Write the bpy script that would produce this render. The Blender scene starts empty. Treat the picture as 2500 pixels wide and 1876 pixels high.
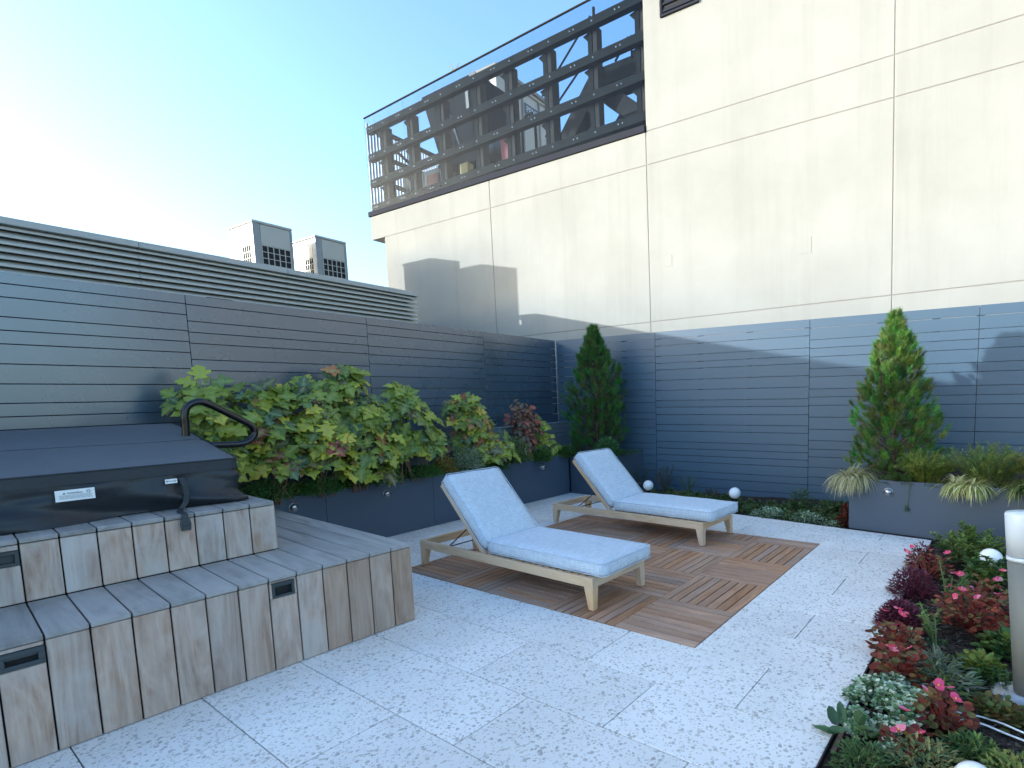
import bpy, bmesh, math, random
from mathutils import Vector, Matrix, Euler, noise
random.seed(7)
sc = bpy.context.scene
R = math.radians
YAW = 0.0956            # the fences and the neighbouring building are turned a little against the paving
CY, SY = math.cos(YAW), math.sin(YAW)

# ------------------------------------------------------------------ camera
cam = bpy.data.cameras.new('camera'); cam_o = bpy.data.objects.new('camera', cam)
sc.collection.objects.link(cam_o); sc.camera = cam_o
fwd = Vector((-0.58284634, 0.80744352, -0.09124204)); up = Vector((-0.02624757, 0.0935202, 0.99527134))
rt = fwd.cross(up).normalized(); up = rt.cross(fwd).normalized()
m = Matrix((rt, up, -fwd)).transposed().to_4x4(); m.translation = Vector((1.5304, -2.8540, 1.5312))
cam_o.matrix_world = m
cam.sensor_width = 36; cam.lens = 36 * 1330.2 / 2500
cam.shift_x = -(1508.6 - 1250) / 2500; cam.shift_y = (1095.8 - 938) / 2500
cam.clip_start = 0.05; cam.clip_end = 3000

# ------------------------------------------------------------------ sky, sun, exposure
SUN_EL, SUN_AZ = R(10.7), R(226.95)
w = bpy.data.worlds.new('World'); sc.world = w; w.use_nodes = True
nt = w.node_tree; sky = nt.nodes.new('ShaderNodeTexSky'); sky.sky_type = 'NISHITA'; sky.sun_disc = False
sky.sun_elevation = SUN_EL; sky.sun_rotation = SUN_AZ; sky.altitude = 50; sky.air_density = 1.0; sky.dust_density = 2.0; sky.ozone_density = 1.0
nt.links.new(sky.outputs[0], nt.nodes['Background'].inputs[0]); nt.nodes['Background'].inputs[1].default_value = 0.15
sun = bpy.data.lights.new('sun', 'SUN'); sun.energy = 2.0; sun.angle = R(0.5); sun.color = (1, .87, .69)
sun_o = bpy.data.objects.new('sun', sun); sc.collection.objects.link(sun_o)
sd = Vector((math.sin(SUN_AZ) * math.cos(SUN_EL), math.cos(SUN_AZ) * math.cos(SUN_EL), math.sin(SUN_EL)))
sun_o.rotation_euler = sd.to_track_quat('Z', 'Y').to_euler(); sun_o.location = sd * 50
sc.view_settings.view_transform = 'Standard'; sc.view_settings.look = 'None'
sc.view_settings.exposure = 1.92; sc.view_settings.gamma = 1; sc.view_settings.use_curve_mapping = False
sc.view_settings.use_white_balance = True; sc.view_settings.white_balance_temperature = 5200; sc.view_settings.white_balance_tint = 6   # the phone's balance
sc.cycles.max_bounces = 8; sc.cycles.transparent_max_bounces = 12

# ------------------------------------------------------------------ materials
class NT:
    def __init__(s, name):
        s.m = bpy.data.materials.new(name); s.m.use_nodes = True; s.t = s.m.node_tree; s.n = s.t.nodes; s.l = s.t.links
        s.b = s.n['Principled BSDF']; s.out = s.n['Material Output']
    def new(s, kind, **kw):
        x = s.n.new(kind)
        for k, v in kw.items(): setattr(x, k, v)
        return x
    def inp(s, node, key, v):
        if isinstance(v, bpy.types.NodeSocket): s.l.new(v, node.inputs[key])
        else: node.inputs[key].default_value = v
    def coord(s, which='Object', scale=(1, 1, 1), rnd=0.0, loc=(0, 0, 0)):
        if which == 'World': o = s.new('ShaderNodeNewGeometry').outputs['Position']
        else: o = s.new('ShaderNodeTexCoord').outputs[which]
        mp = s.new('ShaderNodeMapping'); s.l.new(o, mp.inputs[0]); mp.inputs['Scale'].default_value = scale; mp.inputs['Location'].default_value = loc
        if rnd:
            oi = s.new('ShaderNodeObjectInfo'); cx = s.new('ShaderNodeCombineXYZ')
            for i, f in enumerate((1.0, 2.7, 4.1)):
                mm = s.new('ShaderNodeMath', operation='MULTIPLY'); s.l.new(oi.outputs['Random'], mm.inputs[0]); mm.inputs[1].default_value = rnd * f
                s.l.new(mm.outputs[0], cx.inputs[i])
            s.l.new(cx.outputs[0], mp.inputs['Location'])
        return mp.outputs[0]
    def noise(s, vec, scale, detail=4, rough=.5, dist=0):
        x = s.new('ShaderNodeTexNoise'); s.l.new(vec, x.inputs['Vector'])
        for k, v in (('Scale', scale), ('Detail', detail), ('Roughness', rough), ('Distortion', dist)): x.inputs[k].default_value = v
        return x.outputs['Fac']
    def ramp(s, fac, stops, interp='LINEAR'):
        x = s.new('ShaderNodeValToRGB'); x.color_ramp.interpolation = interp; s.l.new(fac, x.inputs[0])
        e = x.color_ramp.elements
        while len(e) < len(stops): e.new(.5)
        for i, (p, c) in enumerate(stops):
            e[i].position = p; e[i].color = (*c, 1) if len(c) == 3 else c
        return x.outputs[0]
    def mix(s, fac, a, b, mode='MIX'):
        x = s.new('ShaderNodeMix', data_type='RGBA', blend_type=mode)
        s.inp(x, 0, fac)
        for k, v in ((6, a), (7, b)):
            if isinstance(v, bpy.types.NodeSocket): s.l.new(v, x.inputs[k])
            else: x.inputs[k].default_value = (*v, 1)
        return x.outputs[2]
    def math(s, op, a, b=0.0, clamp=False):
        x = s.new('ShaderNodeMath', operation=op, use_clamp=clamp); s.inp(x, 0, a); s.inp(x, 1, b); return x.outputs[0]
    def bump(s, h, strength=.2, dist=.002):
        x = s.new('ShaderNodeBump'); s.l.new(h, x.inputs['Height']); x.inputs['Strength'].default_value = strength; x.inputs['Distance'].default_value = dist
        s.l.new(x.outputs[0], s.b.inputs['Normal'])
    def set(s, col=None, rough=.5, metal=0, spec=.5):
        if col is not None:
            if isinstance(col, bpy.types.NodeSocket): s.l.new(col, s.b.inputs['Base Color'])
            else: s.b.inputs['Base Color'].default_value = (*col, 1)
        s.inp(s.b, 'Roughness', rough); s.b.inputs['Metallic'].default_value = metal; s.b.inputs['Specular IOR Level'].default_value = spec
        return s.m

def mat_plain(name, col, rough=.5, metal=0, spec=.5, var=.12, scale=6, bump=.15):
    k = NT(name); v = k.coord('Object', rnd=10)
    n = k.noise(v, scale, 5, .6)
    c = k.mix(n, tuple(x * (1 - var) for x in col), tuple(min(1, x * (1 + var)) for x in col))
    if bump: k.bump(k.noise(v, scale * 12, 3, .6), bump, .001)
    return k.set(c, rough, metal, spec)

def mat_terrazzo():
    k = NT('terrazzo'); v = k.coord('Object', rnd=20)
    wob = k.noise(v, 60, 2)
    va = k.new('ShaderNodeVectorMath', operation='ADD'); k.l.new(v, va.inputs[0])
    sc_ = k.new('ShaderNodeVectorMath', operation='SCALE'); ct = k.new('ShaderNodeTexNoise'); k.l.new(v, ct.inputs['Vector']); ct.inputs['Scale'].default_value = 55
    k.l.new(ct.outputs['Color'], sc_.inputs[0]); sc_.inputs['Scale'].default_value = .012; k.l.new(sc_.outputs[0], va.inputs[1])
    base = k.ramp(k.noise(v, 1.6, 5, .6), [(.3, (.75, .745, .735)), (.7, (.83, .825, .81))])
    def chips(scale, thr, lo, hi, seed):
        vo = k.new('ShaderNodeTexVoronoi', feature='F1', distance='EUCLIDEAN'); mp = k.new('ShaderNodeMapping'); k.l.new(va.outputs[0], mp.inputs[0])
        mp.inputs['Location'].default_value = (seed, seed * 2, 0); mp.inputs['Scale'].default_value = (1, 1, .02); mp.inputs['Rotation'].default_value = (0, 0, seed)
        k.l.new(mp.outputs[0], vo.inputs['Vector']); vo.inputs['Scale'].default_value = scale
        sep = k.new('ShaderNodeSeparateColor'); k.l.new(vo.outputs['Color'], sep.inputs[0])
        rad = k.math('MULTIPLY', k.math('SUBTRACT', sep.outputs[0], thr), 1.15)
        ins = k.math('GREATER_THAN', rad, vo.outputs['Distance'])
        return ins, k.mix(sep.outputs[1], lo, hi)
    a, ca = chips(52, .47, (.40, .395, .385), (.60, .58, .55), .7)
    b, cb = chips(92, .46, (.50, .49, .475), (.64, .63, .61), 2.1)
    c, cc = chips(60, .62, (.78, .78, .77), (.84, .84, .83), 4.4)
    col = k.mix(c, base, cc); col = k.mix(b, col, cb); col = k.mix(a, col, ca)
    stain = k.ramp(k.noise(k.coord('World'), .9, 5, .65), [(.35, (.90, .89, .88)), (.62, (1, 1, 1))])
    col = k.mix(1.0, col, stain, 'MULTIPLY')
    oi = k.new('ShaderNodeObjectInfo'); hv = k.new('ShaderNodeHueSaturation'); k.l.new(col, hv.inputs['Color']); k.l.new(k.math('ADD', k.math('MULTIPLY', oi.outputs['Random'], .09), .955), hv.inputs['Value'])
    spot = k.ramp(k.noise(k.coord('World', loc=(3, 7, 0)), 2.6, 6, .7), [(.60, (1, 1, 1)), (.74, (.90, .865, .85))]); col = k.mix(1.0, hv.outputs[0], spot, 'MULTIPLY')
    k.bump(k.noise(v, 300, 2), .08, .001)
    return k.set(col, .55, spec=.35)

def mat_wood(name, stops, sx=1.0, ring=.5, rough=.65, grey=None, dist=2.2, val=.25):
    """board length runs along local X"""
    k = NT(name); v = k.coord('Object', (.8 * sx, 6.5 * sx, 6.5 * sx), rnd=30)
    n1 = k.noise(v, 1.3, 5, .55, dist)
    v2 = k.coord('Object', (3 * sx, 90 * sx, 90 * sx), rnd=30)
    n2 = k.noise(v2, 1.4, 3, .6, .4)
    f = k.math('ADD', k.math('MULTIPLY', n1, 1 - ring * .5), k.math('MULTIPLY', n2, ring * .5))
    col = k.ramp(f, stops)
    oi = k.new('ShaderNodeObjectInfo')
    hv = k.new('ShaderNodeHueSaturation'); k.l.new(col, hv.inputs['Color'])
    k.l.new(k.math('ADD', k.math('MULTIPLY', oi.outputs['Random'], val), 1 - val * .5), hv.inputs['Value'])
    rr = k.math('FRACT', k.math('MULTIPLY', oi.outputs['Random'], 17.3))
    k.l.new(k.math('ADD', k.math('MULTIPLY', rr, .5), .72), hv.inputs['Saturation'])
    col = hv.outputs[0]
    if grey:
        g = k.ramp(k.noise(k.coord('Object', (1, 2, 2), rnd=12), 3.5, 4, .6), [(.38, (0, 0, 0)), (.66, (1, 1, 1))])
        rr2 = k.math('FRACT', k.math('MULTIPLY', oi.outputs['Random'], 41.7))
        col = k.mix(k.math('MULTIPLY', g, k.math('ADD', k.math('MULTIPLY', rr2, .6), .25), True), col, grey)
    k.bump(n2, .35, .0012)
    return k.set(col, rough, spec=.3)

def mat_fabric():
    k = NT('cushion_fabric')
    a = k.noise(k.coord('Object', (14, 160, 160), rnd=9), 1, 3, .7); b = k.noise(k.coord('Object', (160, 14, 14), rnd=5), 1, 3, .7)
    f = k.math('MULTIPLY', k.math('ADD', a, b), .5)
    col = k.ramp(f, [(.38, (.42, .485, .565)), (.5, (.52, .59, .675)), (.62, (.64, .70, .77))])
    big = k.noise(k.coord('Object', rnd=3), 5, 4, .55)
    h = k.math('ADD', k.math('MULTIPLY', f, .25), k.math('MULTIPLY', big, 1.6))
    k.bump(h, .45, .012)
    return k.set(col, .95, spec=.1)

def mat_fence(name='fence_paint', col=(.052, .082, .122), rough=.28, spec=1.0):
    k = NT(name); v = k.coord('World')
    n = k.noise(v, 1.4, 4, .6)
    c = k.mix(n, tuple(x * .93 for x in col), tuple(x * 1.07 for x in col))
    oi = k.new('ShaderNodeObjectInfo'); hv = k.new('ShaderNodeHueSaturation'); k.l.new(c, hv.inputs['Color'])
    k.l.new(k.math('ADD', k.math('MULTIPLY', oi.outputs['Random'], .10), .95), hv.inputs['Value'])
    k.bump(k.noise(v, 420, 2), .10, .0006)
    rg = k.math('ADD', k.math('MULTIPLY', k.noise(v, 3.3, 3), .12), rough - .06)
    if spec > .9: k.b.inputs['Coat Weight'].default_value = .8; k.b.inputs['Coat Roughness'].default_value = .24; k.b.inputs['Coat IOR'].default_value = 1.6
    return k.set(hv.outputs[0], rg, spec=spec)

def mat_wall():
    k = NT('wall_render'); v = k.coord('World')
    n = k.noise(v, .7, 6, .62); col = k.ramp(n, [(.3, (.300, .296, .272)), (.7, (.352, .347, .322))])
    # faint vertical run marks and patched spots
    run = k.ramp(k.noise(k.coord('World', (2.2, 2.2, .12)), 1.6, 6, .7), [(.50, (1, 1, 1)), (.78, (.90, .90, .89))])
    col = k.mix(1, col, run, 'MULTIPLY')
    sp = k.ramp(k.noise(v, 14, 3, .7), [(.70, (1, 1, 1)), (.78, (.93, .92, .90))]); col = k.mix(1, col, sp, 'MULTIPLY')
    k.bump(k.noise(v, 55, 5, .7), .35, .004)
    return k.set(col, .95, spec=.0)

def mat_leaf_object():
    k = NT('hydrangea_leaf'); oi = k.new('ShaderNodeObjectInfo')
    v = k.coord('Object', rnd=4)
    n = k.noise(v, 9, 4, .6)
    c = k.mix(n, (.8, .8, .8), (1.45, 1.4, 1.2)); c = k.mix(1, oi.outputs['Color'], c, 'MULTIPLY')
    at = k.new('ShaderNodeAttribute'); at.attribute_name = 'rib'
    c = k.mix(k.math('MULTIPLY', at.outputs['Fac'], .5), c, (.42, .46, .18))
    k.b.inputs['Subsurface Weight'].default_value = 0
    k.bump(n, .5, .01)
    mt = k.set(c, .45, spec=.45)
    tr = k.new('ShaderNodeBsdfTranslucent'); k.l.new(c, tr.inputs[0]); mx = k.new('ShaderNodeMixShader'); mx.inputs[0].default_value = .28
    k.l.new(k.b.outputs[0], mx.inputs[1]); k.l.new(tr.outputs[0], mx.inputs[2]); k.l.new(mx.outputs[0], k.out.inputs[0])
    return mt

def mat_foliage(name, rough=.5, trans=.25):
    k = NT(name); at = k.new('ShaderNodeAttribute'); at.attribute_name = 'tint'
    mt = k.set(at.outputs['Color'], rough, spec=.35)
    tr = k.new('ShaderNodeBsdfTranslucent'); k.l.new(at.outputs['Color'], tr.inputs[0]); mx = k.new('ShaderNodeMixShader'); mx.inputs[0].default_value = trans
    k.l.new(k.b.outputs[0], mx.inputs[1]); k.l.new(tr.outputs[0], mx.inputs[2]); k.l.new(mx.outputs[0], k.out.inputs[0])
    return mt

def mat_glass():
    k = NT('tinted_glass'); tr = k.new('ShaderNodeBsdfTransparent'); tr.inputs[0].default_value = (.80, .86, .93, 1)
    gl = k.new('ShaderNodeBsdfGlossy'); gl.inputs['Roughness'].default_value = 0
    fr = k.new('ShaderNodeLayerWeight'); fr.inputs[0].default_value = .12
    mx = k.new('ShaderNodeMixShader'); k.l.new(k.math('ADD', k.math('MULTIPLY', fr.outputs['Fresnel'], .06), .01), mx.inputs[0]); k.l.new(tr.outputs[0], mx.inputs[1]); k.l.new(gl.outputs[0], mx.inputs[2])
    k.l.new(mx.outputs[0], k.out.inputs[0]); return k.m

def mat_cover(name, a, b, rough=.55):
    k = NT(name); v = k.coord('World')
    n = k.noise(v, 2.2, 5, .6); c = k.mix(n, a, b)
    big = k.noise(k.coord('World', (1, 2.5, 2.5)), 2.2, 4, .5)
    h = k.math('ADD', k.math('MULTIPLY', big, 3), k.math('MULTIPLY', k.noise(v, 500, 1), .12)); k.bump(h, .35, .01)
    return k.set(c, rough, spec=.35)

def mat_soil(name='soil', a=(.018, .013, .010), b=(.075, .058, .045)):
    k = NT(name); v = k.coord('World'); n = k.noise(v, 38, 6, .7); c = k.ramp(n, [(.3, a), (.72, b)]); k.bump(n, .9, .02); return k.set(c, .95, spec=.2)

M = {}
M['terrazzo'] = mat_terrazzo()
M['grout'] = mat_plain('dark_joint_bed', (.10, .11, .10), .9)
M['tile_wood'] = mat_wood('brown_deck_tile_wood', [(.25, (.22, .12, .072)), (.5, (.38, .225, .14)), (.75, (.51, .325, .215))], 1.6, .5, .6, grey=(.38, .26, .185), val=.35)
M['front_wood'] = mat_wood('weathered_riser_wood', [(.28, (.25, .165, .12)), (.45, (.40, .305, .24)), (.60, (.50, .41, .345)), (.78, (.60, .53, .475))], .9, .42, .7, grey=(.53, .50, .47), dist=3.6, val=.34)
M['mid_wood'] = mat_wood('greyed_brown_riser_wood', [(.28, (.22, .145, .105)), (.45, (.35, .26, .20)), (.60, (.44, .35, .285)), (.78, (.53, .45, .39))], .9, .45, .68, grey=(.45, .41, .375), dist=3.8, val=.30)
M['brown_wood'] = mat_wood('darker_brown_riser_wood', [(.28, (.19, .125, .09)), (.45, (.30, .22, .165)), (.60, (.39, .30, .235)), (.78, (.47, .38, .315))], .9, .5, .65, grey=(.40, .32, .26), dist=3.6, val=.25)
M['tread_wood'] = mat_wood('silver_grey_tread_wood', [(.25, (.16, .155, .148)), (.5, (.27, .265, .255)), (.78, (.39, .38, .37))], .9, .45, .6, grey=(.36, .345, .335), val=.42)
M['teak'] = mat_wood('pale_teak', [(.28, (.44, .28, .145)), (.5, (.60, .42, .24)), (.75, (.70, .53, .34))], 1.4, .5, .6, grey=(.56, .45, .33), val=.12)
M['fabric'] = mat_fabric()
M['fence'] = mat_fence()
M['fence_sun_toned'] = mat_fence('fence_paint_sun_toned', (.064, .104, .155), .42, .6)  # same paint as the left fence, colour and gloss toned against its sunlit patch
M['planter'] = mat_fence('planter_paint', (.060, .082, .118), .5, .4)
M['greybox'] = mat_fence('pale_grey_paint', (.22, .27, .32), .5, .4)
M['dark'] = mat_plain('near_black', (.012, .012, .014), .8)
M['black'] = mat_plain('black_powder_coat', (.004, .004, .006), .22, spec=.5, bump=.05)
M['plastic'] = mat_plain('dark_grey_plastic', (.035, .045, .052), .5)
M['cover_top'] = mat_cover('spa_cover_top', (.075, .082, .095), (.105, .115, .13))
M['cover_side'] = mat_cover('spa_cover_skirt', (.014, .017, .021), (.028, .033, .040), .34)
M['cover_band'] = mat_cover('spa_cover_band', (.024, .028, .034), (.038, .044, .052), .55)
M['white'] = mat_plain('white_print', (.80, .82, .82), .5, bump=0, var=.03)
M['ink'] = mat_plain('grey_ink', (.10, .12, .14), .6, bump=0)
M['globe'] = mat_plain('opal_globe', (.82, .83, .84), .25, bump=0, var=.02)
M['steel'] = mat_plain('brushed_metal', (.42, .43, .44), .32, 1.0)
M['zinc'] = mat_plain('galvanised_metal', (.36, .38, .40), .45, .6, var=.25, scale=18)
M['bollard'] = mat_plain('grey_bollard_paint', (.155, .168, .162), .6, spec=.3, var=.08)
M['frost'] = mat_plain('frosted_white', (.56, .63, .70), .35, bump=0, var=.03)
M['soil'] = mat_soil()
M['wall'] = mat_wall()
M['walldark'] = mat_plain('wall_joint_sealant', (.25, .235, .21), .95, spec=0)
M['steelwork'] = mat_plain('dark_green_steelwork', (.026, .025, .021), .85, spec=.04, var=.3, scale=4)
M['brownsteel'] = mat_plain('weathered_brown_steel', (.060, .050, .040), .85, spec=.08, var=.3, scale=5)
M['sill'] = mat_plain('blue_grey_flashing', (.028, .030, .040), .8, spec=.08)
M['glass'] = mat_glass()
M['bolt'] = mat_plain('bolt_cap', (.40, .41, .40), .4, bump=0)
M['unit'] = mat_plain('dark_cooling_unit', (.022, .024, .026), .95, spec=0, var=.25, bump=0)
M['unit_light'] = mat_plain('grey_unit_frame', (.13, .13, .12), .6)
M['cream'] = mat_plain('cream_cladding', (.62, .56, .45), .7, var=.08, scale=1.5)
M['cream_trim'] = mat_plain('cream_trim', (.30, .26, .20), .7)
M['red'] = mat_plain('red_panel', (.30, .05, .045), .6)
M['brick'] = mat_plain('rust_red_panel', (.20, .07, .045), .7)
M['yellow'] = mat_plain('yellow_pipe', (.45, .30, .06), .5)
M['louvre'] = mat_plain('louvre_metal', (.50, .50, .46), .45, var=.06)
M['louvre_cap'] = mat_plain('parapet_cap', (.46, .47, .45), .5, var=.08)
M['ac_side'] = mat_plain('ac_cream_side', (.50, .46, .36), .45, var=.10, scale=2)
M['ac_face'] = mat_plain('ac_grey_face', (.42, .43, .40), .45, var=.05)
M['ac_post'] = mat_plain('ac_corner_post', (.24, .27, .29), .4)
M['roof'] = mat_plain('roof_membrane', (.22, .22, .21), .9)
M['leaf'] = mat_leaf_object()
M['foliage'] = mat_foliage('foliage')
M['needles'] = mat_foliage('pine_needles', .45, .15)
M['petal'] = mat_foliage('petal', .5, .35)
M['bark'] = mat_plain('bark', (.13, .095, .07), .9, var=.35, scale=20, bump=.6)
M['stemred'] = mat_plain('reddish_stem', (.17, .10, .06), .7)
M['edging'] = mat_plain('black_steel_edging', (.012, .013, .02), .45)
M['edgewood'] = mat_plain('brown_edging_strip', (.15, .085, .065), .7)
M['ground'] = mat_plain('distant_ground', (.14, .14, .13), .95, scale=.05)

# ------------------------------------------------------------------ mesh helpers
class MB:
    def __init__(s): s.v = []; s.f = []; s.c = []
    def add(s, vs, fs, col=None):
        o = len(s.v); s.v.extend(vs); s.f.extend([tuple(i + o for i in f) for f in fs])
        if col is not None: s.c.extend([col] * len(vs))
    def box(s, x0, x1, y0, y1, z0, z1):
        s.add([(x0, y0, z0), (x1, y0, z0), (x1, y1, z0), (x0, y1, z0), (x0, y0, z1), (x1, y0, z1), (x1, y1, z1), (x0, y1, z1)],
              [(3, 2, 1, 0), (4, 5, 6, 7), (0, 1, 5, 4), (1, 2, 6, 5), (2, 3, 7, 6), (3, 0, 4, 7)]); return s
    def prism(s, poly, a, b, axis=2):
        """poly in the two remaining axes, extruded from a to b along axis"""
        n = len(poly)
        def P(p, h): return {2: (p[0], p[1], h), 1: (p[0], h, p[1]), 0: (h, p[0], p[1])}[axis]
        s.add([P(p, a) for p in poly] + [P(p, b) for p in poly],
              [tuple(range(n))[::-1], tuple(range(n, 2 * n))] + [(i, (i + 1) % n, n + (i + 1) % n, n + i) for i in range(n)]); return s
    def tube(s, path, r, seg=8, cap=True, closed=False, col=None):
        path = [Vector(p) for p in path]; n = len(path); rs = r if isinstance(r, (list, tuple)) else [r] * n
        vs = []; prev = None
        for i, p in enumerate(path):
            if closed: t = (path[(i + 1) % n] - path[i - 1])
            else: t = path[min(i + 1, n - 1)] - path[max(i - 1, 0)]
            t = t.normalized() if t.length > 1e-9 else Vector((0, 0, 1))
            if prev is None: a = t.orthogonal().normalized()
            else: a = (prev - t * prev.dot(t)); a = a.normalized() if a.length > 1e-6 else t.orthogonal().normalized()
            prev = a; b = t.cross(a)
            vs += [tuple(p + (a * math.cos(2 * math.pi * k / seg) + b * math.sin(2 * math.pi * k / seg)) * rs[i]) for k in range(seg)]
        fs = []
        for i in range(n if closed else n - 1):
            j = (i + 1) % n
            fs += [(i * seg + k, i * seg + (k + 1) % seg, j * seg + (k + 1) % seg, j * seg + k) for k in range(seg)]
        if cap and not closed: fs += [tuple(range(seg))[::-1], tuple((n - 1) * seg + k for k in range(seg))]
        s.add(vs, fs, col); return s
    def lathe(s, prof, seg=24, o=(0, 0, 0)):
        n = len(prof); vs = [(o[0] + r * math.cos(2 * math.pi * k / seg), o[1] + r * math.sin(2 * math.pi * k / seg), o[2] + z) for r, z in prof for k in range(seg)]
        fs = [(i * seg + k, i * seg + (k + 1) % seg, (i + 1) * seg + (k + 1) % seg, (i + 1) * seg + k) for i in range(n - 1) for k in range(seg)]
        fs += [tuple(range(seg))[::-1], tuple((n - 1) * seg + k for k in range(seg))]
        s.add(vs, fs); return s
    def mesh(s, name, smooth=False, bevel=0):
        me = bpy.data.meshes.new(name); me.from_pydata(s.v, [], s.f)
        if s.c and len(s.c) == len(s.v):
            at = me.color_attributes.new('tint', 'FLOAT_COLOR', 'POINT')
            flat = []
            for c in s.c: flat += [c[0], c[1], c[2], 1.0]
            at.data.foreach_set('color', flat)
        if bevel:
            bm = bmesh.new(); bm.from_mesh(me); bmesh.ops.bevel(bm, geom=bm.edges[:], offset=bevel, segments=1, affect='EDGES', clamp_overlap=True); bm.to_mesh(me); bm.free()
        if smooth: me.polygons.foreach_set('use_smooth', [len(p.vertices) <= 4 for p in me.polygons])
        me.update(); return me

def link(name, me, mat=None, parent=None, loc=(0, 0, 0), rot=(0, 0, 0), scale=None):
    o = bpy.data.objects.new(name, me); sc.collection.objects.link(o)
    if mat is not None and me is not None and not me.materials: me.materials.append(M[mat] if isinstance(mat, str) else mat)
    if parent: o.parent = parent
    o.location = loc; o.rotation_euler = rot
    if scale: o.scale = scale
    return o
def thing(name, label, cat, loc=(0, 0, 0), rz=0, group=None, rot=None):
    o = link(name, None, None, None, loc, rot or (0, 0, rz)); o['label'] = label; o['category'] = cat
    if group: o['group'] = group
    return o
def tag(o, label=None, cat=None, group=None, kind=None):
    if label: o['label'] = label
    if cat: o['category'] = cat
    if group: o['group'] = group
    if kind: o['kind'] = kind
    return o
def Bp(x, y, z=0): return (x * CY - y * SY, x * SY + y * CY, z)
def bthing(name, label, cat, x, y, z=0, group=None, tilt=0):
    o = thing(name, label, cat, Bp(x, y, z), group=group, rot=(0, tilt, YAW)); o['_o'] = 0; del o['_o']; return o
_bc = {}
def cbox(sx, sy, sz, bev=.003, name='board'):
    """a centred box with chamfered edges, shared between alike pieces"""
    key = (round(sx, 3), round(sy, 3), round(sz, 3), bev, name)
    if key not in _bc: _bc[key] = MB().box(-sx / 2, sx / 2, -sy / 2, sy / 2, -sz / 2, sz / 2).mesh(name, bevel=bev)
    return _bc[key]
def piece(name, mat, parent, x0, x1, y0, y1, z0, z1, bev=.003, axis='x', sub=None):
    """a chamfered board; its length (axis) becomes local X so that the grain follows it"""
    sx, sy, sz = x1 - x0, y1 - y0, z1 - z0; c = ((x0 + x1) / 2, (y0 + y1) / 2, (z0 + z1) / 2)
    if axis == 'x': me, rot = cbox(sx, sy, sz, bev, name + mat), (0, 0, 0)
    elif axis == 'y': me, rot = cbox(sy, sx, sz, bev, name + mat), (0, 0, math.pi / 2)
    else: me, rot = cbox(sz, sy, sx, bev, name + mat), (0, -math.pi / 2, 0)
    return link(name, me, mat, parent, c, rot)
def rbox(lx, ly, lz, r, nx=14, ny=8, nz=6, bulge=0.0, name='cushion', seed=0):
    bm = bmesh.new(); vd = {}
    def V(i, j, k):
        key = (i, j, k)
        if key in vd: return vd[key]
        p = Vector(((i / nx - .5) * lx, (j / ny - .5) * ly, (k / nz - .5) * lz)); q = Vector([max(-h / 2 + r, min(h / 2 - r, c)) for c, h in zip(p, (lx, ly, lz))])
        d = p - q
        if d.length > 1e-7: p = q + d.normalized() * r
        u, t = i / nx * 2 - 1, j / ny * 2 - 1
        p.z += bulge * (1 - u ** 4) * (1 - t ** 4) * (1 if k > nz / 2 else -.3 if k < nz / 2 else .3)
        nn = noise.noise(Vector((p.x * 6 + seed, p.y * 6, p.z * 9))); p += Vector((0, 0, nn * .006)); p.y += noise.noise(Vector((p.x * 7, seed, p.z * 4))) * .004
        vd[key] = bm.verts.new(p); return vd[key]
    def quad(*a):
        try: bm.faces.new([V(*x) for x in a])
        except ValueError: pass
    for i in range(nx):
        for j in range(ny):
            quad((i, j, nz), (i + 1, j, nz), (i + 1, j + 1, nz), (i, j + 1, nz)); quad((i, j + 1, 0), (i + 1, j + 1, 0), (i + 1, j, 0), (i, j, 0))
        for k in range(nz):
            quad((i, 0, k), (i + 1, 0, k), (i + 1, 0, k + 1), (i, 0, k + 1)); quad((i, ny, k + 1), (i + 1, ny, k + 1), (i + 1, ny, k), (i, ny, k))
    for j in range(ny):
        for k in range(nz):
            quad((0, j, k + 1), (0, j + 1, k + 1), (0, j + 1, k), (0, j, k)); quad((nx, j, k), (nx, j + 1, k), (nx, j + 1, k + 1), (nx, j, k + 1))
    me = bpy.data.meshes.new(name); bm.to_mesh(me); bm.free(); me.polygons.foreach_set('use_smooth', [True] * len(me.polygons)); return me
def text_mesh(s, size, name='lettering', extrude=.001):
    cu = bpy.data.curves.new('t', 'FONT'); cu.body = s; cu.size = size; cu.extrude = extrude; cu.resolution_u = 2
    o = bpy.data.objects.new('t', cu); sc.collection.objects.link(o); dg = bpy.context.evaluated_depsgraph_get(); me = bpy.data.meshes.new_from_object(o.evaluated_get(dg)); me.name = name
    bpy.data.objects.remove(o); bpy.data.curves.remove(cu); me.materials.clear(); return me
def clip(poly, n, d):
    """keep n.p <= d"""
    out = []
    for i, p in enumerate(poly):
        q = poly[(i + 1) % len(poly)]; a = p[0] * n[0] + p[1] * n[1] - d; b = q[0] * n[0] + q[1] * n[1] - d
        if a <= 0: out.append(p)
        if (a < 0 < b) or (b < 0 < a): t = a / (a - b); out.append((p[0] + (q[0] - p[0]) * t, p[1] + (q[1] - p[1]) * t))
    return out
U = random.uniform
# ------------------------------------------------------------------ ground and terrace
o = link('ground', MB().box(-900, 900, -900, 900, -31, -30).mesh('ground'), 'ground'); tag(o, kind='structure')
o = link('terrace_slab', MB().box(-6.2, 7.5, -8, 8.0, -.55, -.16).mesh('terrace_slab'), 'roof'); tag(o, kind='structure')
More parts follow.
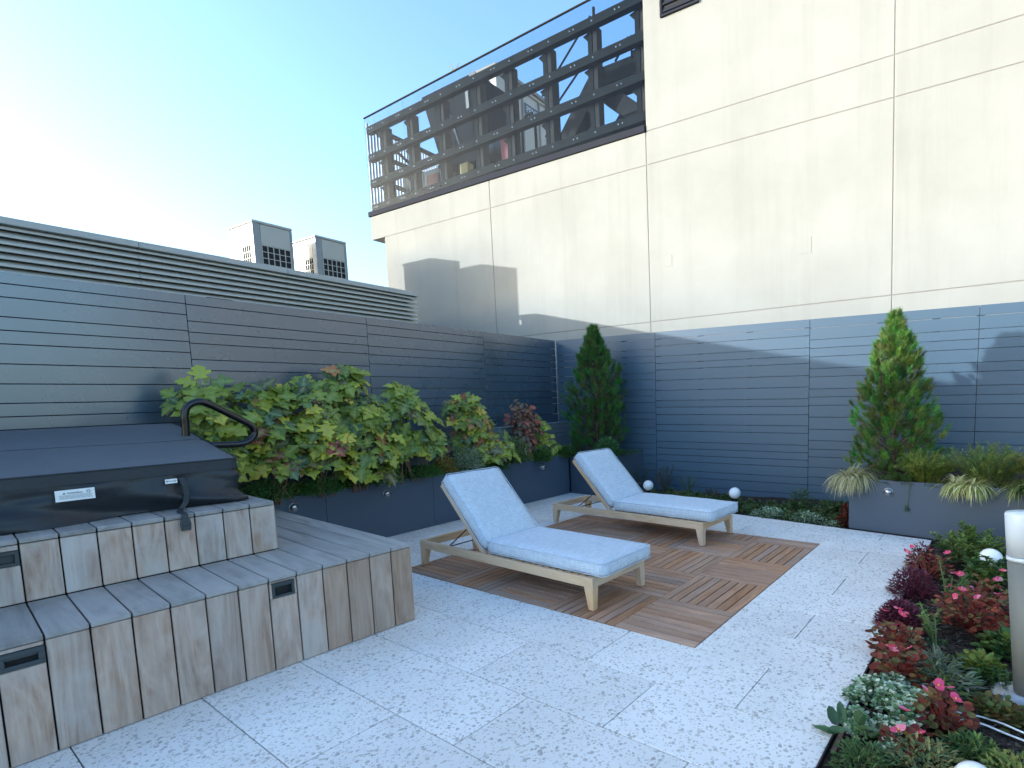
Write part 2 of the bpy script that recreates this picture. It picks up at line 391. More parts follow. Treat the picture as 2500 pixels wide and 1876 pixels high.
# paving: running bond of 2:1 terrazzo pavers, open joints over a dark bed
floor = link('terrace_floor', MB().prism([(-4.9, -7.5), (.915, -7.5), (.915, 3.375), (-1.34, 3.63), (-4.9, 4.05)], -.155, -.030).mesh('terrace_floor'), 'grout'); tag(floor, kind='structure')
rows = [-6.71, -6.235, -5.76, -5.285, -4.81, -4.335, -3.86, -3.38, -2.9, -2.42, -1.915, -1.426, -.953, -.48, -.006, .43, .87, 1.32, 1.76, 2.21, 2.64, 3.08, 3.43, 3.88, 4.3]
J = .0028
for k in range(len(rows) - 1):
    y0, y1 = rows[k] + J, rows[k + 1] - J
    base = .472 if (k - 13) % 2 == 0 else .016
    xs = sorted(set([round(base + .9415 * i, 4) for i in range(-6, 3)]))
    for i in range(len(xs) - 1):
        spans = [(xs[i] + J, xs[i + 1] - J, y0)]
        if y1 > 0 and y0 < 2.70:      # leave out the rectangle of wooden tiles
            ns = []
            for a, b, yq in spans:
                if a < -3.06: ns.append((a, min(b, -3.06), yq))
                if b > .02: ns.append((.004 if a < .03 else a, b, yq))
                if y1 > 2.71 and a < .004 and b > -3.06: ns.append((max(a, -3.058), min(b, .002), 2.704))
            spans = ns
        for a, b, yy0 in spans:
            if b - a < .02 or a > .92 or b < -4.8: continue
            p = clip([(a, yy0), (b, yy0), (b, y1), (a, y1)], (1, 0), .921)
            p = clip(p, (.117, 1), 3.468)
            if len(p) < 3: continue
            cx = sum(q[0] for q in p) / len(p); cy = sum(q[1] for q in p) / len(p)
            me = MB().prism([(q[0] - cx, q[1] - cy) for q in p], -.024, 0).mesh('paver', bevel=.0016)
            link('paver', me, 'terrazzo', floor, (cx, cy, U(-.0006, .0006)))

# ------------------------------------------------------------------ wooden tiles under the loungers
wt = link('wood_tile_floor', MB().box(-3.056, 0.0, .0, 2.70, -.0295, -.020).mesh('wood_tile_floor'), 'dark'); tag(wt, kind='structure')
xb = [0, -.61, -1.22, -1.83, -2.44, -3.055]; yb = [0, .61, 1.22, 1.83, 2.44, 2.70]
for i in range(5):
    for j in range(5):
        x1, x0, y0, y1 = xb[i] - .002, xb[i + 1] + .002, yb[j] + .002, yb[j + 1] - .002
        t = link('deck_tile', MB().box(x0 + .01, x1 - .01, y0 + .01, y1 - .01, -.0195, -.0185).mesh('deck_tile'), 'dark', wt)
        if (i + j) % 2 == 0:
            n = 8 if y1 - y0 > .5 else 3
            p = (y1 - y0 + .004) / n
            for q in range(n): piece('slat', 'tile_wood', t, x0, x1, y0 + q * p, y1 if q == n - 1 else y0 + (q + 1) * p - .0100, -.0180, .004 + U(-.0006, .0006) * 0, .0018, 'x')
        else:
            p = (x1 - x0 + .004) / 8
            for q in range(8): piece('slat', 'tile_wood', t, x0 + q * p, x1 if q == 7 else x0 + (q + 1) * p - .0100, y0, y1, -.0180, .004, .0018, 'y')

# ------------------------------------------------------------------ stepped timber deck round the spa
deck = thing('stepped_wood_deck', 'two-step weathered timber deck around the covered hot tub', 'deck', (-1.901, -.653, 0), math.atan2(.045, 1) + math.pi / 2 + 0)
# local frame: x = along the front towards the camera's left (world -y), y = into the deck (world -x)
ang = math.atan2(-1, -.045); deck.rotation_euler = (0, 0, ang)
PW, GP = .1505, .007
H1, H2 = .562, .905
# in this frame local y points to the terrace (+x), so depth v is local -y
def dk(name, mat, u0, u1, v0, v1, z0, z1, axis, parent=deck, bev=.003):
    return piece(name, mat, parent, u0, u1, -v1, -v0, z0, z1, bev, axis)
core = MB(); core.box(.012, 4.2, -2.9, -.026, .0, H1 - .028); core.box(.614, 4.2, -2.9, -.71, .0, H2 - .03)
link('frame', core.mesh('frame'), 'dark', deck)
for k in range(28):
    u0, u1 = k * PW + GP / 2, (k + 1) * PW - GP / 2
    if k in (5, 12):      # boards cut for the recessed pulls
        zt, zb = .520 if k == 5 else .512, .432
        dk('riser_board', 'mid_wood', u0, u1, 0, .022, .004, zb - .002, 'z')
        dk('riser_board', 'mid_wood', u0, u1, 0, .022, zt + .002, H1 - .030, 'z')
        a0, a1 = (u0 + .012, u1 - .012) if k == 5 else (u0 - .001, u1 + .001)
        if k == 5:
            dk('riser_board', 'mid_wood', u0, a0 - .001, 0, .022, zb, zt, 'z', bev=.001); dk('riser_board', 'mid_wood', a1 + .001, u1, 0, .022, zb, zt, 'z', bev=.001)
        h = MB(); b = .014 if k == 5 else .022
        h.box(a0, a1, -.012, .004, zb, zb + b); h.box(a0, a1, -.012, .004, zt - b, zt); h.box(a0, a0 + b, -.012, .004, zb + b, zt - b); h.box(a1 - b, a1, -.012, .004, zb + b, zt - b)
        h.box(a0 + b, a1 - b, -.034, -.030, zb + b, zt - b); h.box(a0 + b, a1 - b, -.012, -.004, zt - b - .012, zt - b)
        link('recessed_pull', h.mesh('recessed_pull', bevel=.0015), 'plastic', deck)
    else: dk('riser_board', 'brown_wood' if k < 4 else 'mid_wood', u0, u1, 0 + U(0, .0015), .022, .004, H1 - .030, 'z')
    if k < 4: dk('tread_board', 'tread_wood', u0, u1, -.008, 2.52, H1 - .025, H1, 'y')
    else: dk('tread_board', 'tread_wood', u0, u1, -.008, .680, H1 - .025, H1 + U(-.001, .001), 'y')
    if k >= 4:
        if k == 12:
            dk('riser_board', 'front_wood', u0, u1, .684, .706, H1 + .004, .765, 'z'); dk('riser_board', 'front_wood', u0, u1, .684, .706, .848, H2 - .030, 'z')
            h = MB(); h.box(u0, u1, -.694, -.682, .768, .784); h.box(u0, u1, -.694, -.682, .829, .845); h.box(u0, u0 + .016, -.694, -.682, .784, .829); h.box(u1 - .016, u1, -.694, -.682, .784, .829); h.box(u0 + .016, u1 - .016, -.71, -.706, .784, .829)
            link('recessed_pull', h.mesh('recessed_pull'), 'plastic', deck)
        else: dk('riser_board', 'front_wood', u0, u1, .684 + U(0, .0015), .706, H1 + .004, H2 - .030, 'z')
        if k > 4: dk('tread_board', 'tread_wood', u0, u1, .676, 1.02, H2 - .025, H2, 'y')
        else: dk('tread_board', 'tread_wood', u0, u1, .676, 2.52, H2 - .025, H2, 'y')
for k in range(13):        # end boards facing the planter
    v0 = .024 + k * .19
    dk('end_board', 'front_wood', -.012, .010, v0, v0 + .184, .004, H1 - .030, 'z')
for k in range(10):
    v0 = .708 + k * .19
    dk('end_board', 'front_wood', .592, .612, v0, v0 + .184, H1 + .004, H2 - .030, 'z')

# ------------------------------------------------------------------ hot tub cover
cov = thing('hot_tub_cover', 'dark grey fabric cover strapped over the hot tub on the timber deck', 'cover', (-1.901, -.653, 0), ang)
U0, U1, V0, V1 = .735, 2.95, .95, 2.30
def topz(v): return 1.213 + .172 * (v - V0)
def shell(zt, zb, off, mat, name, folds):
    mb = MB(); N = 90; per = []
    path = [(U0, V1), (U0, V0), (U1, V0), (U1, V1)]
    segs = []
    for a, b in zip(path[:-1], path[1:]):
        n = 70 if abs(a[0] - b[0]) > .1 else 24
        for i in range(n + (b == path[-1])): segs.append((a[0] + (b[0] - a[0]) * i / n, a[1] + (b[1] - a[1]) * i / n, (a, b)))
    rowsn = 12; vs = []; fs = []
    for (u, v, (a, b)) in segs:
        nrm = Vector((0, 1)) if abs(a[0] - b[0]) > .1 else Vector((-1 if a[0] == U0 else 1, 0))
        for r in range(rowsn + 1):
            t = r / rowsn; zt_ = zt(v); z = zt_ + (zb - zt_) * t
            flare = .030 * t if folds else 0
            d = off + flare
            if folds:
                s = (u + v) * 1.0
                dist = (u - 1.04)
                fan = .040 * math.sin(9 * dist / (.35 + 1.2 * t) + 3 * t) * t * math.exp(-abs(dist) * .9)
                fan += .060 * noise.noise(Vector((u * 2.0 + t * 2.4, v * 3, t * 1.4))) * t ** .7 + .022 * noise.noise(Vector((u * 5 + t * 5, v * 5, t * 3))) * t
                pinch = -.035 * math.exp(-((u - 1.04) / .05) ** 2) * math.sin(math.pi * min(1, t * 1.1)) if nrm.y else 0
                d += fan + pinch
            un, vn = u + nrm.x * d, v - nrm.y * d
            if abs(nrm.y) and (u <= U0 + 1e-6): un -= d * .8
            if not abs(nrm.y) and v <= V0 + 1e-6: vn -= d * .8
            vs.append((un, -vn, z + .004 * math.sin(u * 11) * (t if folds else 0)))
    n = rowsn + 1
    for i in range(len(segs) - 1):
        for r in range(rowsn): fs.append((i * n + r, (i + 1) * n + r, (i + 1) * n + r + 1, i * n + r + 1))
    mb.add(vs, fs); return link(name, mb.mesh(name, smooth=True), mat, cov)
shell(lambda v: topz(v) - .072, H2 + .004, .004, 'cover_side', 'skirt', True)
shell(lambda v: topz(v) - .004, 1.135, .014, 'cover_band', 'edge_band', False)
def toppanel(va, vb, name):
    mb = MB(); nx, ny = 44, 14
    for i in range(nx + 1):
        for j in range(ny + 1):
            u = U0 - .014 + (U1 - U0 + .028) * i / nx; v = va + (vb - va) * j / ny
            e = min(1, min(u - U0 + .014, U1 + .014 - u) / .05) if True else 1
            ev = min(1, (v - va) / .03 if va < V0 + .1 else 1)
            z = topz(v) + .006 * min(e, 1) - .012 * (1 - e) ** 2 - (.010 * (1 - ev) ** 2) + .010 * noise.noise(Vector((u * 1.6, v * 2.2, 0)))
            mb.v.append((u, -v, z))
    for i in range(nx):
        for j in range(ny): a = i * (ny + 1) + j; mb.f.append((a, a + 1, a + ny + 2, a + ny + 1))
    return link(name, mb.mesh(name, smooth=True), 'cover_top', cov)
toppanel(V0 - .014, 1.60, 'top_panel'); toppanel(1.612, V1, 'top_panel')
link('fold_seam', MB().tube([(U0 - .012 + (U1 - U0) * i / 30, -1.606, topz(1.606) + .010 * noise.noise(Vector(((U0 + (U1 - U0) * i / 30) * 1.6, 1.606 * 2.2, 0))) - .001) for i in range(31)], .006, 5).mesh('fold_seam', True), 'cover_side', cov)
link('edge_piping', MB().tube([(U0 - .014 + (U1 - U0) * i / 30, -(V0 - .016), topz(V0) - .006) for i in range(31)], .005, 6).mesh('edge_piping', True), 'cover_band', cov)
st = MB(); path = [(1.045, .928, 1.108), (1.036, .905, 1.06), (1.030, .902, 1.0), (1.040, .90, .95), (1.068, .888, .912), (1.10, .80, .909), (1.105, .70, .909), (1.105, .668, .906), (1.106, .660, .88)]
for p, q in zip(path[:-1], path[1:]):
    st.add([(p[0] - .016, -p[1], p[2]), (p[0] + .016, -p[1], p[2]), (q[0] + .016, -q[1], q[2]), (q[0] - .016, -q[1], q[2]), (p[0] - .016, -p[1] + .003, p[2] + .003), (p[0] + .016, -p[1] + .003, p[2] + .003), (q[0] + .016, -q[1] + .003, q[2] + .003), (q[0] - .016, -q[1] + .003, q[2] + .003)],
           [(0, 1, 2, 3), (7, 6, 5, 4), (0, 4, 5, 1), (1, 5, 6, 2), (2, 6, 7, 3), (3, 7, 4, 0)])
link('strap', st.mesh('strap'), 'cover_band', cov)
bk = MB(); bk.prism([(1.083, .805), (1.129, .805), (1.133, .845), (1.127, .880), (1.085, .880), (1.079, .845)], -.672, -.652, 1); bk.prism([(1.090, .835), (1.122, .835), (1.122, .848), (1.090, .848)], -.652, -.647, 1); bk.prism([(1.092, .870), (1.120, .870), (1.116, .886), (1.096, .886)], -.669, -.655, 1)
link('buckle', bk.mesh('buckle', bevel=.002), 'plastic', cov)
def label_plate(name, u0, u1, z0, z1, off, lines, lab):
    p = link(name, MB().box(-(u1 - u0) / 2, (u1 - u0) / 2, 0, .0015, z0, z1).mesh(name), 'white', cov, ((u0 + u1) / 2, -(V0 - off), 0)); p['label'] = lab
    return p
p = label_plate('warning_label', 1.466, 1.632, 1.050, 1.114, .060, 0, 'white printed warning label with small lettering')
ink = MB()
tm = text_mesh('WARNING', .0135); lo = link('lettering', tm, 'ink', p, (.034, .0022, 1.090), (math.pi / 2, 0, math.pi))
ink.add([(.052, .003, 1.090), (.040, .003, 1.090), (.046, .003, 1.101)], [(0, 1, 2)])
for r, z in enumerate((1.082, 1.077, 1.072, 1.067, 1.062)):
    x = .068 - .006 * (r % 2)
    while x > -.064:
        wd = U(.004, .012); ink.add([(x, .0025, z), (x - wd, .0025, z), (x - wd, .0025, z + .0018), (x, .0025, z + .0018)], [(0, 1, 2, 3)]); x -= wd + .0025
for k in range(16):
    a, b = 2 * math.pi * k / 16, 2 * math.pi * (k + 1) / 16
    ink.add([(-.056 + .0085 * math.cos(a), .003, 1.096 + .0085 * math.sin(a)), (-.056 + .0085 * math.cos(b), .003, 1.096 + .0085 * math.sin(b)), (-.056 + .0055 * math.cos(b), .003, 1.096 + .0055 * math.sin(b)), (-.056 + .0055 * math.cos(a), .003, 1.096 + .0055 * math.sin(a))], [(0, 1, 2, 3)])
link('print', ink.mesh('print'), 'ink', p)
p = label_plate('maker_label', 1.074, 1.136, 1.084, 1.113, .055, 0, 'small white printed tag beside the strap')
i2 = MB(); i2.add([(.022, .0025, 1.0975), (-.012, .0025, 1.0975), (-.012, .0025, 1.1005), (.022, .0025, 1.1005)], [(0, 1, 2, 3)])
for k in range(14):
    a, b = 2 * math.pi * k / 14, 2 * math.pi * (k + 1) / 14
    for c, rr in ((-.019, .0065), (.022, .0055)):
        i2.add([(c + rr * math.cos(a), .0026, 1.099 + rr * math.sin(a)), (c + rr * math.cos(b), .0026, 1.099 + rr * math.sin(b)), (c + rr * .6 * math.cos(b), .0026, 1.099 + rr * .6 * math.sin(b)), (c + rr * .6 * math.cos(a), .0026, 1.099 + rr * .6 * math.sin(a))], [(0, 1, 2, 3)])
link('print', i2.mesh('print'), 'ink', p)

# ------------------------------------------------------------------ spa handrail: a black loop on a post
def smooth(pts, n=6, closed=False):
    out = []; L = len(pts)
    for i in range(L if closed else L - 1):
        p0, p1, p2, p3 = [Vector(pts[(i + d) % L] if closed else pts[max(0, min(L - 1, i + d))]) for d in (-1, 0, 1, 2)]
        for k in range(n):
            t = k / n; out.append(.5 * ((2 * p1) + (p2 - p0) * t + (2 * p0 - 5 * p1 + 4 * p2 - p3) * t * t + (3 * p1 - p0 - 3 * p2 + p3) * t ** 3))
    if not closed: out.append(Vector(pts[-1]))
    return out
rail = thing('spa_handrail', 'black tubular handrail loop standing behind the hot tub cover', 'handrail', (-3.7, -1.37, H1))
loop = [(-1.374, 1.300), (-1.368, 1.43), (-1.366, 1.515), (-1.342, 1.582), (-1.278, 1.617), (-1.212, 1.603), (-1.10, 1.534), (-.982, 1.457), (-.912, 1.405), (-.893, 1.340), (-.930, 1.287), (-.995, 1.262), (-1.09, 1.261), (-1.30, 1.274)]
link('loop', MB().tube([(0, y + 1.37, z - H1) for _, y, z in [(0, *p) for p in [tuple(q) for q in smooth([(a, b, 0) for a, b in loop], 6)] and [(q[0], q[1]) for q in smooth([(a, b, 0) for a, b in loop], 6)]]], .027, 12).mesh('loop', True), 'black', rail)
link('post', MB().tube([(0, 0.0, 0), (0, -.004, .4), (0, -.002, .76)], .026, 12).mesh('post', True), 'black', rail)
link('foot_plate', MB().lathe([(.055, 0), (.055, .008), (.03, .014)], 20).mesh('foot_plate'), 'black', rail)

# ------------------------------------------------------------------ fences
K = 1.06
def sz(z): return 1.531 + (z - 1.531) * K
def syb(y): return -2.987 + (y + 2.987) * K
FX, FY = -4.865, 5.262
def fence_panel(root, axis, a0, a1, top, joints, lo=-.12, conv=lambda z: z, th=.022):
    zs_ = [top] + [conv(z) for z in joints]
    while zs_[-1] > lo + .12:
        d = (.10, .105, .152, .107, .15)[len(zs_) % 5]; zs_.append(zs_[-1] - d)
    zs_[-1] = min(zs_[-1], lo)
    for za, zb in zip(zs_[:-1], zs_[1:]):
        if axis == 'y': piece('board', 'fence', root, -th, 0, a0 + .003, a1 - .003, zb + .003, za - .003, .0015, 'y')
        else: piece('board', 'fence_sun_toned', root, a0 + .003, a1 - .003, 0, th, zb + .003, za - .003, .0015, 'x')
L1 = [2.497, 2.401, 2.261, 2.165, 2.068, 1.926, 1.783, 1.643, 1.547]
L2 = [2.494, 2.349, 2.251, 2.153, 2.009, 1.913, 1.773, 1.665, 1.54]
L3 = [2.489, 2.385, 2.245, 2.144, 2.039, 1.89, 1.751, 1.619, 1.518]
L4 = [2.43, 2.319, 2.201, 2.097, 1.948, 1.845, 1.7, 1.589, 1.484, 1.305, 1.16]
y0f = -4.2
fl = bthing('slat_fence', 'long slate-grey board fence behind the hydrangeas and hot tub', 'fence', FX, y0f, 0)
for a0, a1, js in ((-4.2, -2.35, L2), (-2.35, -.494, L1), (-.494, 1.400, L2), (1.400, 3.424, L3), (3.424, 5.285, L4)):
    fence_panel(fl, 'y', a0 - y0f, a1 - y0f, 2.643, js, conv=sz)
link('dark_gap_sheet', MB().box(-.030, -.026, 0, 9.3, -.1, 2.60).mesh('dark_gap_sheet'), 'dark', fl)  # dark sheet added behind the boards so the gaps stay dark
for yy in (-2.3, -.45, 1.45, 3.4, 5.1): link('post', MB().box(-.10, -.032, yy - y0f, yy - y0f + .06, -.1, 2.60).mesh('post'), 'black', fl)
link('cap_clip', MB().box(-.028, .004, 3.88, 4.12, 2.644, 2.652).mesh('cap_clip'), 'zinc', fl)
fr = bthing('slat_fence', 'slate-grey board fence behind the two small pines with see-through gaps', 'fence', FX, FY, 0, tilt=.0150)
RA = [2.469, 2.314, 2.209, 2.106, 1.945, 1.843, 1.685, 1.584, 1.481, 1.317]
RB = [2.435, 2.329, 2.168, 2.06, 1.959, 1.795, 1.639, 1.48, 1.377, 1.26, 1.106, 1.003, .837, .733, .629]
RC = [2.391, 2.233, 2.12, 2.005, 1.847, 1.737, 1.575, 1.464, 1.353, 1.191, 1.024, .871, .752, .645, .501, .366, .252, .148]
for a0, a1, js, add in ((-4.865, -2.834, RA, 0), (-2.834, -.365, RB, .030), (-.365, 1.666, RC, .068), (1.666, 3.7, RC, .068), (3.7, 6.2, RB, .03)):
    fence_panel(fr, 'x', a0 - FX, a1 - FX, 2.640, js, conv=lambda z, add=add: sz(z) + add, lo=-.16)
for xx in (-4.80, -4.1, -3.45, -2.80, -2.05, -1.25, -.40, .55, 1.20, 1.68, 2.4, 3.1, 3.7, 4.5, 5.3):
    link('post', MB().box(xx - FX - .045, xx - FX + .045, .024, .075, -.2, 2.62).mesh('post'), 'black', fr)
link('dark_gap_sheet', MB().box(0, 11, .080, .084, -.2, 1.50).mesh('dark_gap_sheet'), 'dark', fr)  # added dark sheet stands for the dim ground seen through the lower gaps

# ------------------------------------------------------------------ planters
pl_ = thing('metal_planter', 'long slate-grey metal planter along the left fence holding the hydrangeas', 'planter', (-4.37, -1.0, 0))
PT = .655
def wallp(parent, x0, x1, y0, y1, z1, mat='planter', name='panel', bev=.002): return piece(name, mat, parent, x0, x1, y0, y1, .002, z1, bev, 'y' if y1 - y0 > x1 - x0 else 'x')
ys = [-1.6, -.03, 1.30, 2.62, 3.925]
for a, b in zip(ys[:-1], ys[1:]): wallp(pl_, -.020, 0, a + 1.0 + .0015, b + 1.0 - .0015, PT)
# the return that carries the first pine: front faces the loungers, side faces the globe lights
cx_, cy_ = -4.350, 3.925
ret = thing('metal_planter', 'short slate-grey planter box in the fence corner under the narrow pine', 'planter', (cx_, cy_, 0), -.04)
wallp(ret, .004, .74, -.0, .020, PT - .01); wallp(ret, .722, .742, .022, 1.18, PT - .01)
soilb = MB()
def soil_patch(name, poly, z, amp=.02, cell=.06, parent=None):
    xs_ = [p[0] for p in poly]; ys_ = [p[1] for p in poly]; mb = MB(); idx = {}
    nx = int((max(xs_) - min(xs_)) / cell) + 1; ny = int((max(ys_) - min(ys_)) / cell) + 1
    def inside(x, y):
        r = False; j = len(poly) - 1
        for i in range(len(poly)):
            if (poly[i][1] > y) != (poly[j][1] > y) and x < (poly[j][0] - poly[i][0]) * (y - poly[i][1]) / (poly[j][1] - poly[i][1]) + poly[i][0]: r = not r
            j = i
        return r
    def V(i, j):
        if (i, j) not in idx:
            x, y = min(xs_) + i * cell, min(ys_) + j * cell; idx[(i, j)] = len(mb.v)
            mb.v.append((x, y, z + amp * noise.noise(Vector((x * 3, y * 3, 1))) + amp * .5 * noise.noise(Vector((x * 14, y * 14, 3)))))
        return idx[(i, j)]
    for i in range(nx):
        for j in range(ny):
            if inside(min(xs_) + (i + .5) * cell, min(ys_) + (j + .5) * cell): mb.f.append((V(i, j), V(i + 1, j), V(i + 1, j + 1), V(i, j + 1)))
    o = link(name, mb.mesh(name, True), 'soil', parent); return o
o = soil_patch('planter_soil', [(-4.395, -1.6), (-4.395, 3.95), (-3.62, 3.95), (-3.58, 5.0), (-5.4, 5.0), (-4.75, -1.6)], PT - .045, .02, .04); tag(o, kind='structure')
pr = thing('metal_planter', 'slate-grey metal planter under the broad pine beside the bollard light', 'planter', (.094, 3.504, 0), -.117)
wallp(pr, 0, 3.6, 0, .022, .572); wallp(pr, 0, .022, .024, 1.55, .572)
o = soil_patch('planter_soil', [(.12, 3.515), (3.66, 3.10), (3.6, 5.6), (-.02, 5.2)], .535, .015, .05); tag(o, kind='structure')
gb = bthing('slatted_box', 'pale grey slatted box in the fence corner behind the burgundy shrub', 'box', -4.82, syb(3.0), 0)
# low cladding box standing in the corner of the planter
for k in range(5): piece('board', 'greybox', gb, 0, .26, 0, 2.2, 1.128 - .085 * k - .081, 1.128 - .085 * k, .002, 'y')
link('lid', MB().box(-.02, .27, 0, 2.2, 1.131, 1.142).mesh('lid', bevel=.002), 'greybox', gb)
db = thing('low_box', 'dark grey low box half hidden by the hydrangea leaves', 'box', (-4.52, 1.0, PT - .06))
link('body', MB().box(-.02, .05, 0, .34, 0, .30).mesh('body', bevel=.004), 'planter', db); link('lid', MB().box(-.025, .055, -.005, .345, .302, .312).mesh('lid', bevel=.002), 'planter', db)

# ------------------------------------------------------------------ dome step lights
def dome(loc, rz, label):
    t = thing('step_light', label, 'wall light', loc, rz, group='dome lights on the planters')
    pr_ = [(.043, 0), (.0435, .005), (.039, .018), (.030, .029), (.016, .036), (.001, .038)]
    ring = MB().lathe([(.050, 0), (.050, .005), (.045, .008)], 28); ho = link('rim', ring.mesh('rim', True), 'steel', t, rot=(0, math.pi / 2, 0))
    link('dome', MB().lathe([(r, z + .004) for r, z in pr_], 28).mesh('dome', True), 'steel', t, rot=(0, math.pi / 2, 0))
    link('visor', MB().box(.005, .045, -.042, .042, -.005, .002).mesh('visor', bevel=.001), 'plastic', t)
    return t
dome((-4.370, -.353, .537), 0, 'metal dome light on the left planter nearest the timber deck')
dome((-4.370, .668, .513), 0, 'metal dome light on the left planter behind the nearer lounger backrest')
dome((-4.370, 3.300, .507), 0, 'small metal dome light under the hanging greens near the fence corner')
dome((.502, 3.4553, .446), -.117 - math.pi / 2, 'metal dome light on the planter below the broad pine')
# ------------------------------------------------------------------ sun loungers
def lounger(label, loc, rz):
    t = thing('sun_lounger', label, 'sun lounger', loc, rz, group='cushioned teak loungers on the wooden tiles')
    L_, W_ = 2.15, .66
    z0, z1 = .172, .246
    piece('side_rail', 'teak', t, .0, L_, 0, .028, z0, z1, .003, 'x'); piece('side_rail', 'teak', t, .0, L_, W_ - .028, W_, z0, z1, .003, 'x')
    piece('end_rail', 'teak', t, .001, .030, .029, W_ - .029, z0 + .001, z1 - .001, .003, 'y'); piece('end_rail', 'teak', t, L_ - .030, L_ - .001, .029, W_ - .029, z0 + .001, z1 - .001, .003, 'y')
    piece('cross_rail', 'teak', t, .90, .935, .029, W_ - .029, z0 + .005, z1 - .02, .003, 'y')
    for fx in (0, 1):
        for fy in (0, 1):
            mb = MB(); a, b = .085, .048
            bx0, bx1 = (0, b) if not fx else (-b, 0); tx0, tx1 = (0, a) if not fx else (-a, 0)
            by0, by1 = (0, b) if not fy else (-b, 0); ty0, ty1 = (0, a * .78) if not fy else (-a * .78, 0)
            mb.add([(bx0, by0, 0), (bx1, by0, 0), (bx1, by1, 0), (bx0, by1, 0), (tx0, ty0, z0 - .0015), (tx1, ty0, z0 - .0015), (tx1, ty1, z0 - .0015), (tx0, ty1, z0 - .0015)],
                   [(3, 2, 1, 0), (4, 5, 6, 7), (0, 1, 5, 4), (1, 2, 6, 5), (2, 3, 7, 6), (3, 0, 4, 7)])
            me = mb.mesh('leg', bevel=.003)
            # turn so that the grain runs up the leg
            me.transform(Matrix.Rotation(math.pi / 2, 4, 'Y'))
            link('leg', me, 'teak', t, (fx * L_ - (.0005 if fx else -.0005), fy * W_ - (.0005 if fy else -.0005), 0.005), (0, -math.pi / 2, 0))
    x = .955
    while x < 2.09: piece('slat', 'teak', t, x, x + .052, .030, W_ - .030, .232, .246, .002, 'y'); x += .075
    # backrest: two rails, cross slats, prop
    P0, b = Vector((.90, 0, .238)), Vector((-.700, 0, .714)); n = Vector((.714, 0, .700)); rot = (0, math.atan2(-b.z, b.x), 0)
    for yy in (.035, W_ - .035 - .026):
        c = P0 + b * .385; link('backrest_rail', cbox(.80, .026, .045, .003, 'backrest_rail'), 'teak', t, (c.x, yy + .013, c.z), rot)
    for k in range(9):
        c = P0 + b * (.05 + .086 * k) + n * .013; link('backrest_slat', cbox(.052, W_ - .125, .012, .002, 'backrest_slat'), 'teak', t, (c.x, W_ / 2, c.z), rot)
    pr1 = P0 + b * .30 - n * .022
    link('prop_bar', MB().tube([(pr1.x, .07, pr1.z), (.36, .07, .215), (.36, W_ - .07, .215), (pr1.x, W_ - .07, pr1.z)], .0055, 8).mesh('prop_bar', True), 'black', t)
    link('prop_bar', MB().tube([(.40, .035, .20), (.86, .035, .212)], .004, 6).mesh('prop_bar', True), 'black', t)
    sc1 = rbox(1.285, .625, .118, .042, 20, 10, 6, .012, 'seat_cushion', 3 + rz); s1 = link('seat_cushion', sc1, 'fabric', t, (.958 + 1.285 / 2, W_ / 2, .252 + .059))
    c = P0 + b * .405 + n * (.030 + .052); bc = rbox(.80, .625, .112, .042, 14, 10, 6, .014, 'back_cushion', 8 + rz)
    s2 = link('back_cushion', bc, 'fabric', t, tuple(c)[:1] + (W_ / 2, c.z), rot)
    s2.rotation_euler = (0, math.atan2(-b.z, b.x), 0)
    # welted seams round both cushions
    for s_, lx, in ((s1, 1.285), (s2, .80)):
        for zz in (.046, -.046):
            q = []; hx, hy = lx / 2 - .004, .3085
            for (sx, sy, a0) in ((1, 1, 0), (-1, 1, 90), (-1, -1, 180), (1, -1, 270)):
                for k in range(5): a = R(a0 + 22.5 * k); q.append((sx * (hx - .036) + .036 * math.cos(a), sy * (hy - .036) + .036 * math.sin(a), zz))
            link('piping', MB().tube(q, .0034, 5, closed=True).mesh('piping', True), 'fabric', s_)
    return t
lounger('teak lounger with grey-blue cushion, the nearer one beside the timber deck', (-3.022, .166, .004), -.0275)
lounger('teak lounger with grey-blue cushion, the farther one in front of the globe lights', (-3.115, 2.135, .004), -.0500)

# ------------------------------------------------------------------ white building with rooftop plant screen
WY = 5.80
wb = bthing('white_building', 'tall off-white rendered building behind the right-hand fence', 'building', -10.1, WY, 0)
def wl(x): return x + 10.1
core = MB(); core.box(.02, 26, .155, 9, -30, 6.03); core.box(wl(-3.10), 26, .155, 9, 6.031, 13.9)
core.box(wl(-10.09), 25.9, .006, .14, -.2, 6.0); core.box(wl(-3.11), 25.9, .006, .14, 6.001, 13.8)
link('core', core.mesh('core'), 'walldark', wb)
cols = [-10.1, -6.74, -3.13, .685, 4.5, 8.3, 12.1]; rws = [-.3, 2.86, 5.52, 6.07, 9.6, 13.9]
for i in range(6):
    for j in range(5):
        if cols[i] < -3.2 and j >= 3: continue
        a, b = wl(cols[i]) + .007, wl(cols[i + 1]) - .007; lo, hi = rws[j] + .007, rws[j + 1] - .007
        if j == 2 and i == 0: a = wl(-10.56)
        if j == 1: pass
        piece('wall_panel', 'wall', wb, a, b, 0, .15, lo, hi, .004, 'x')
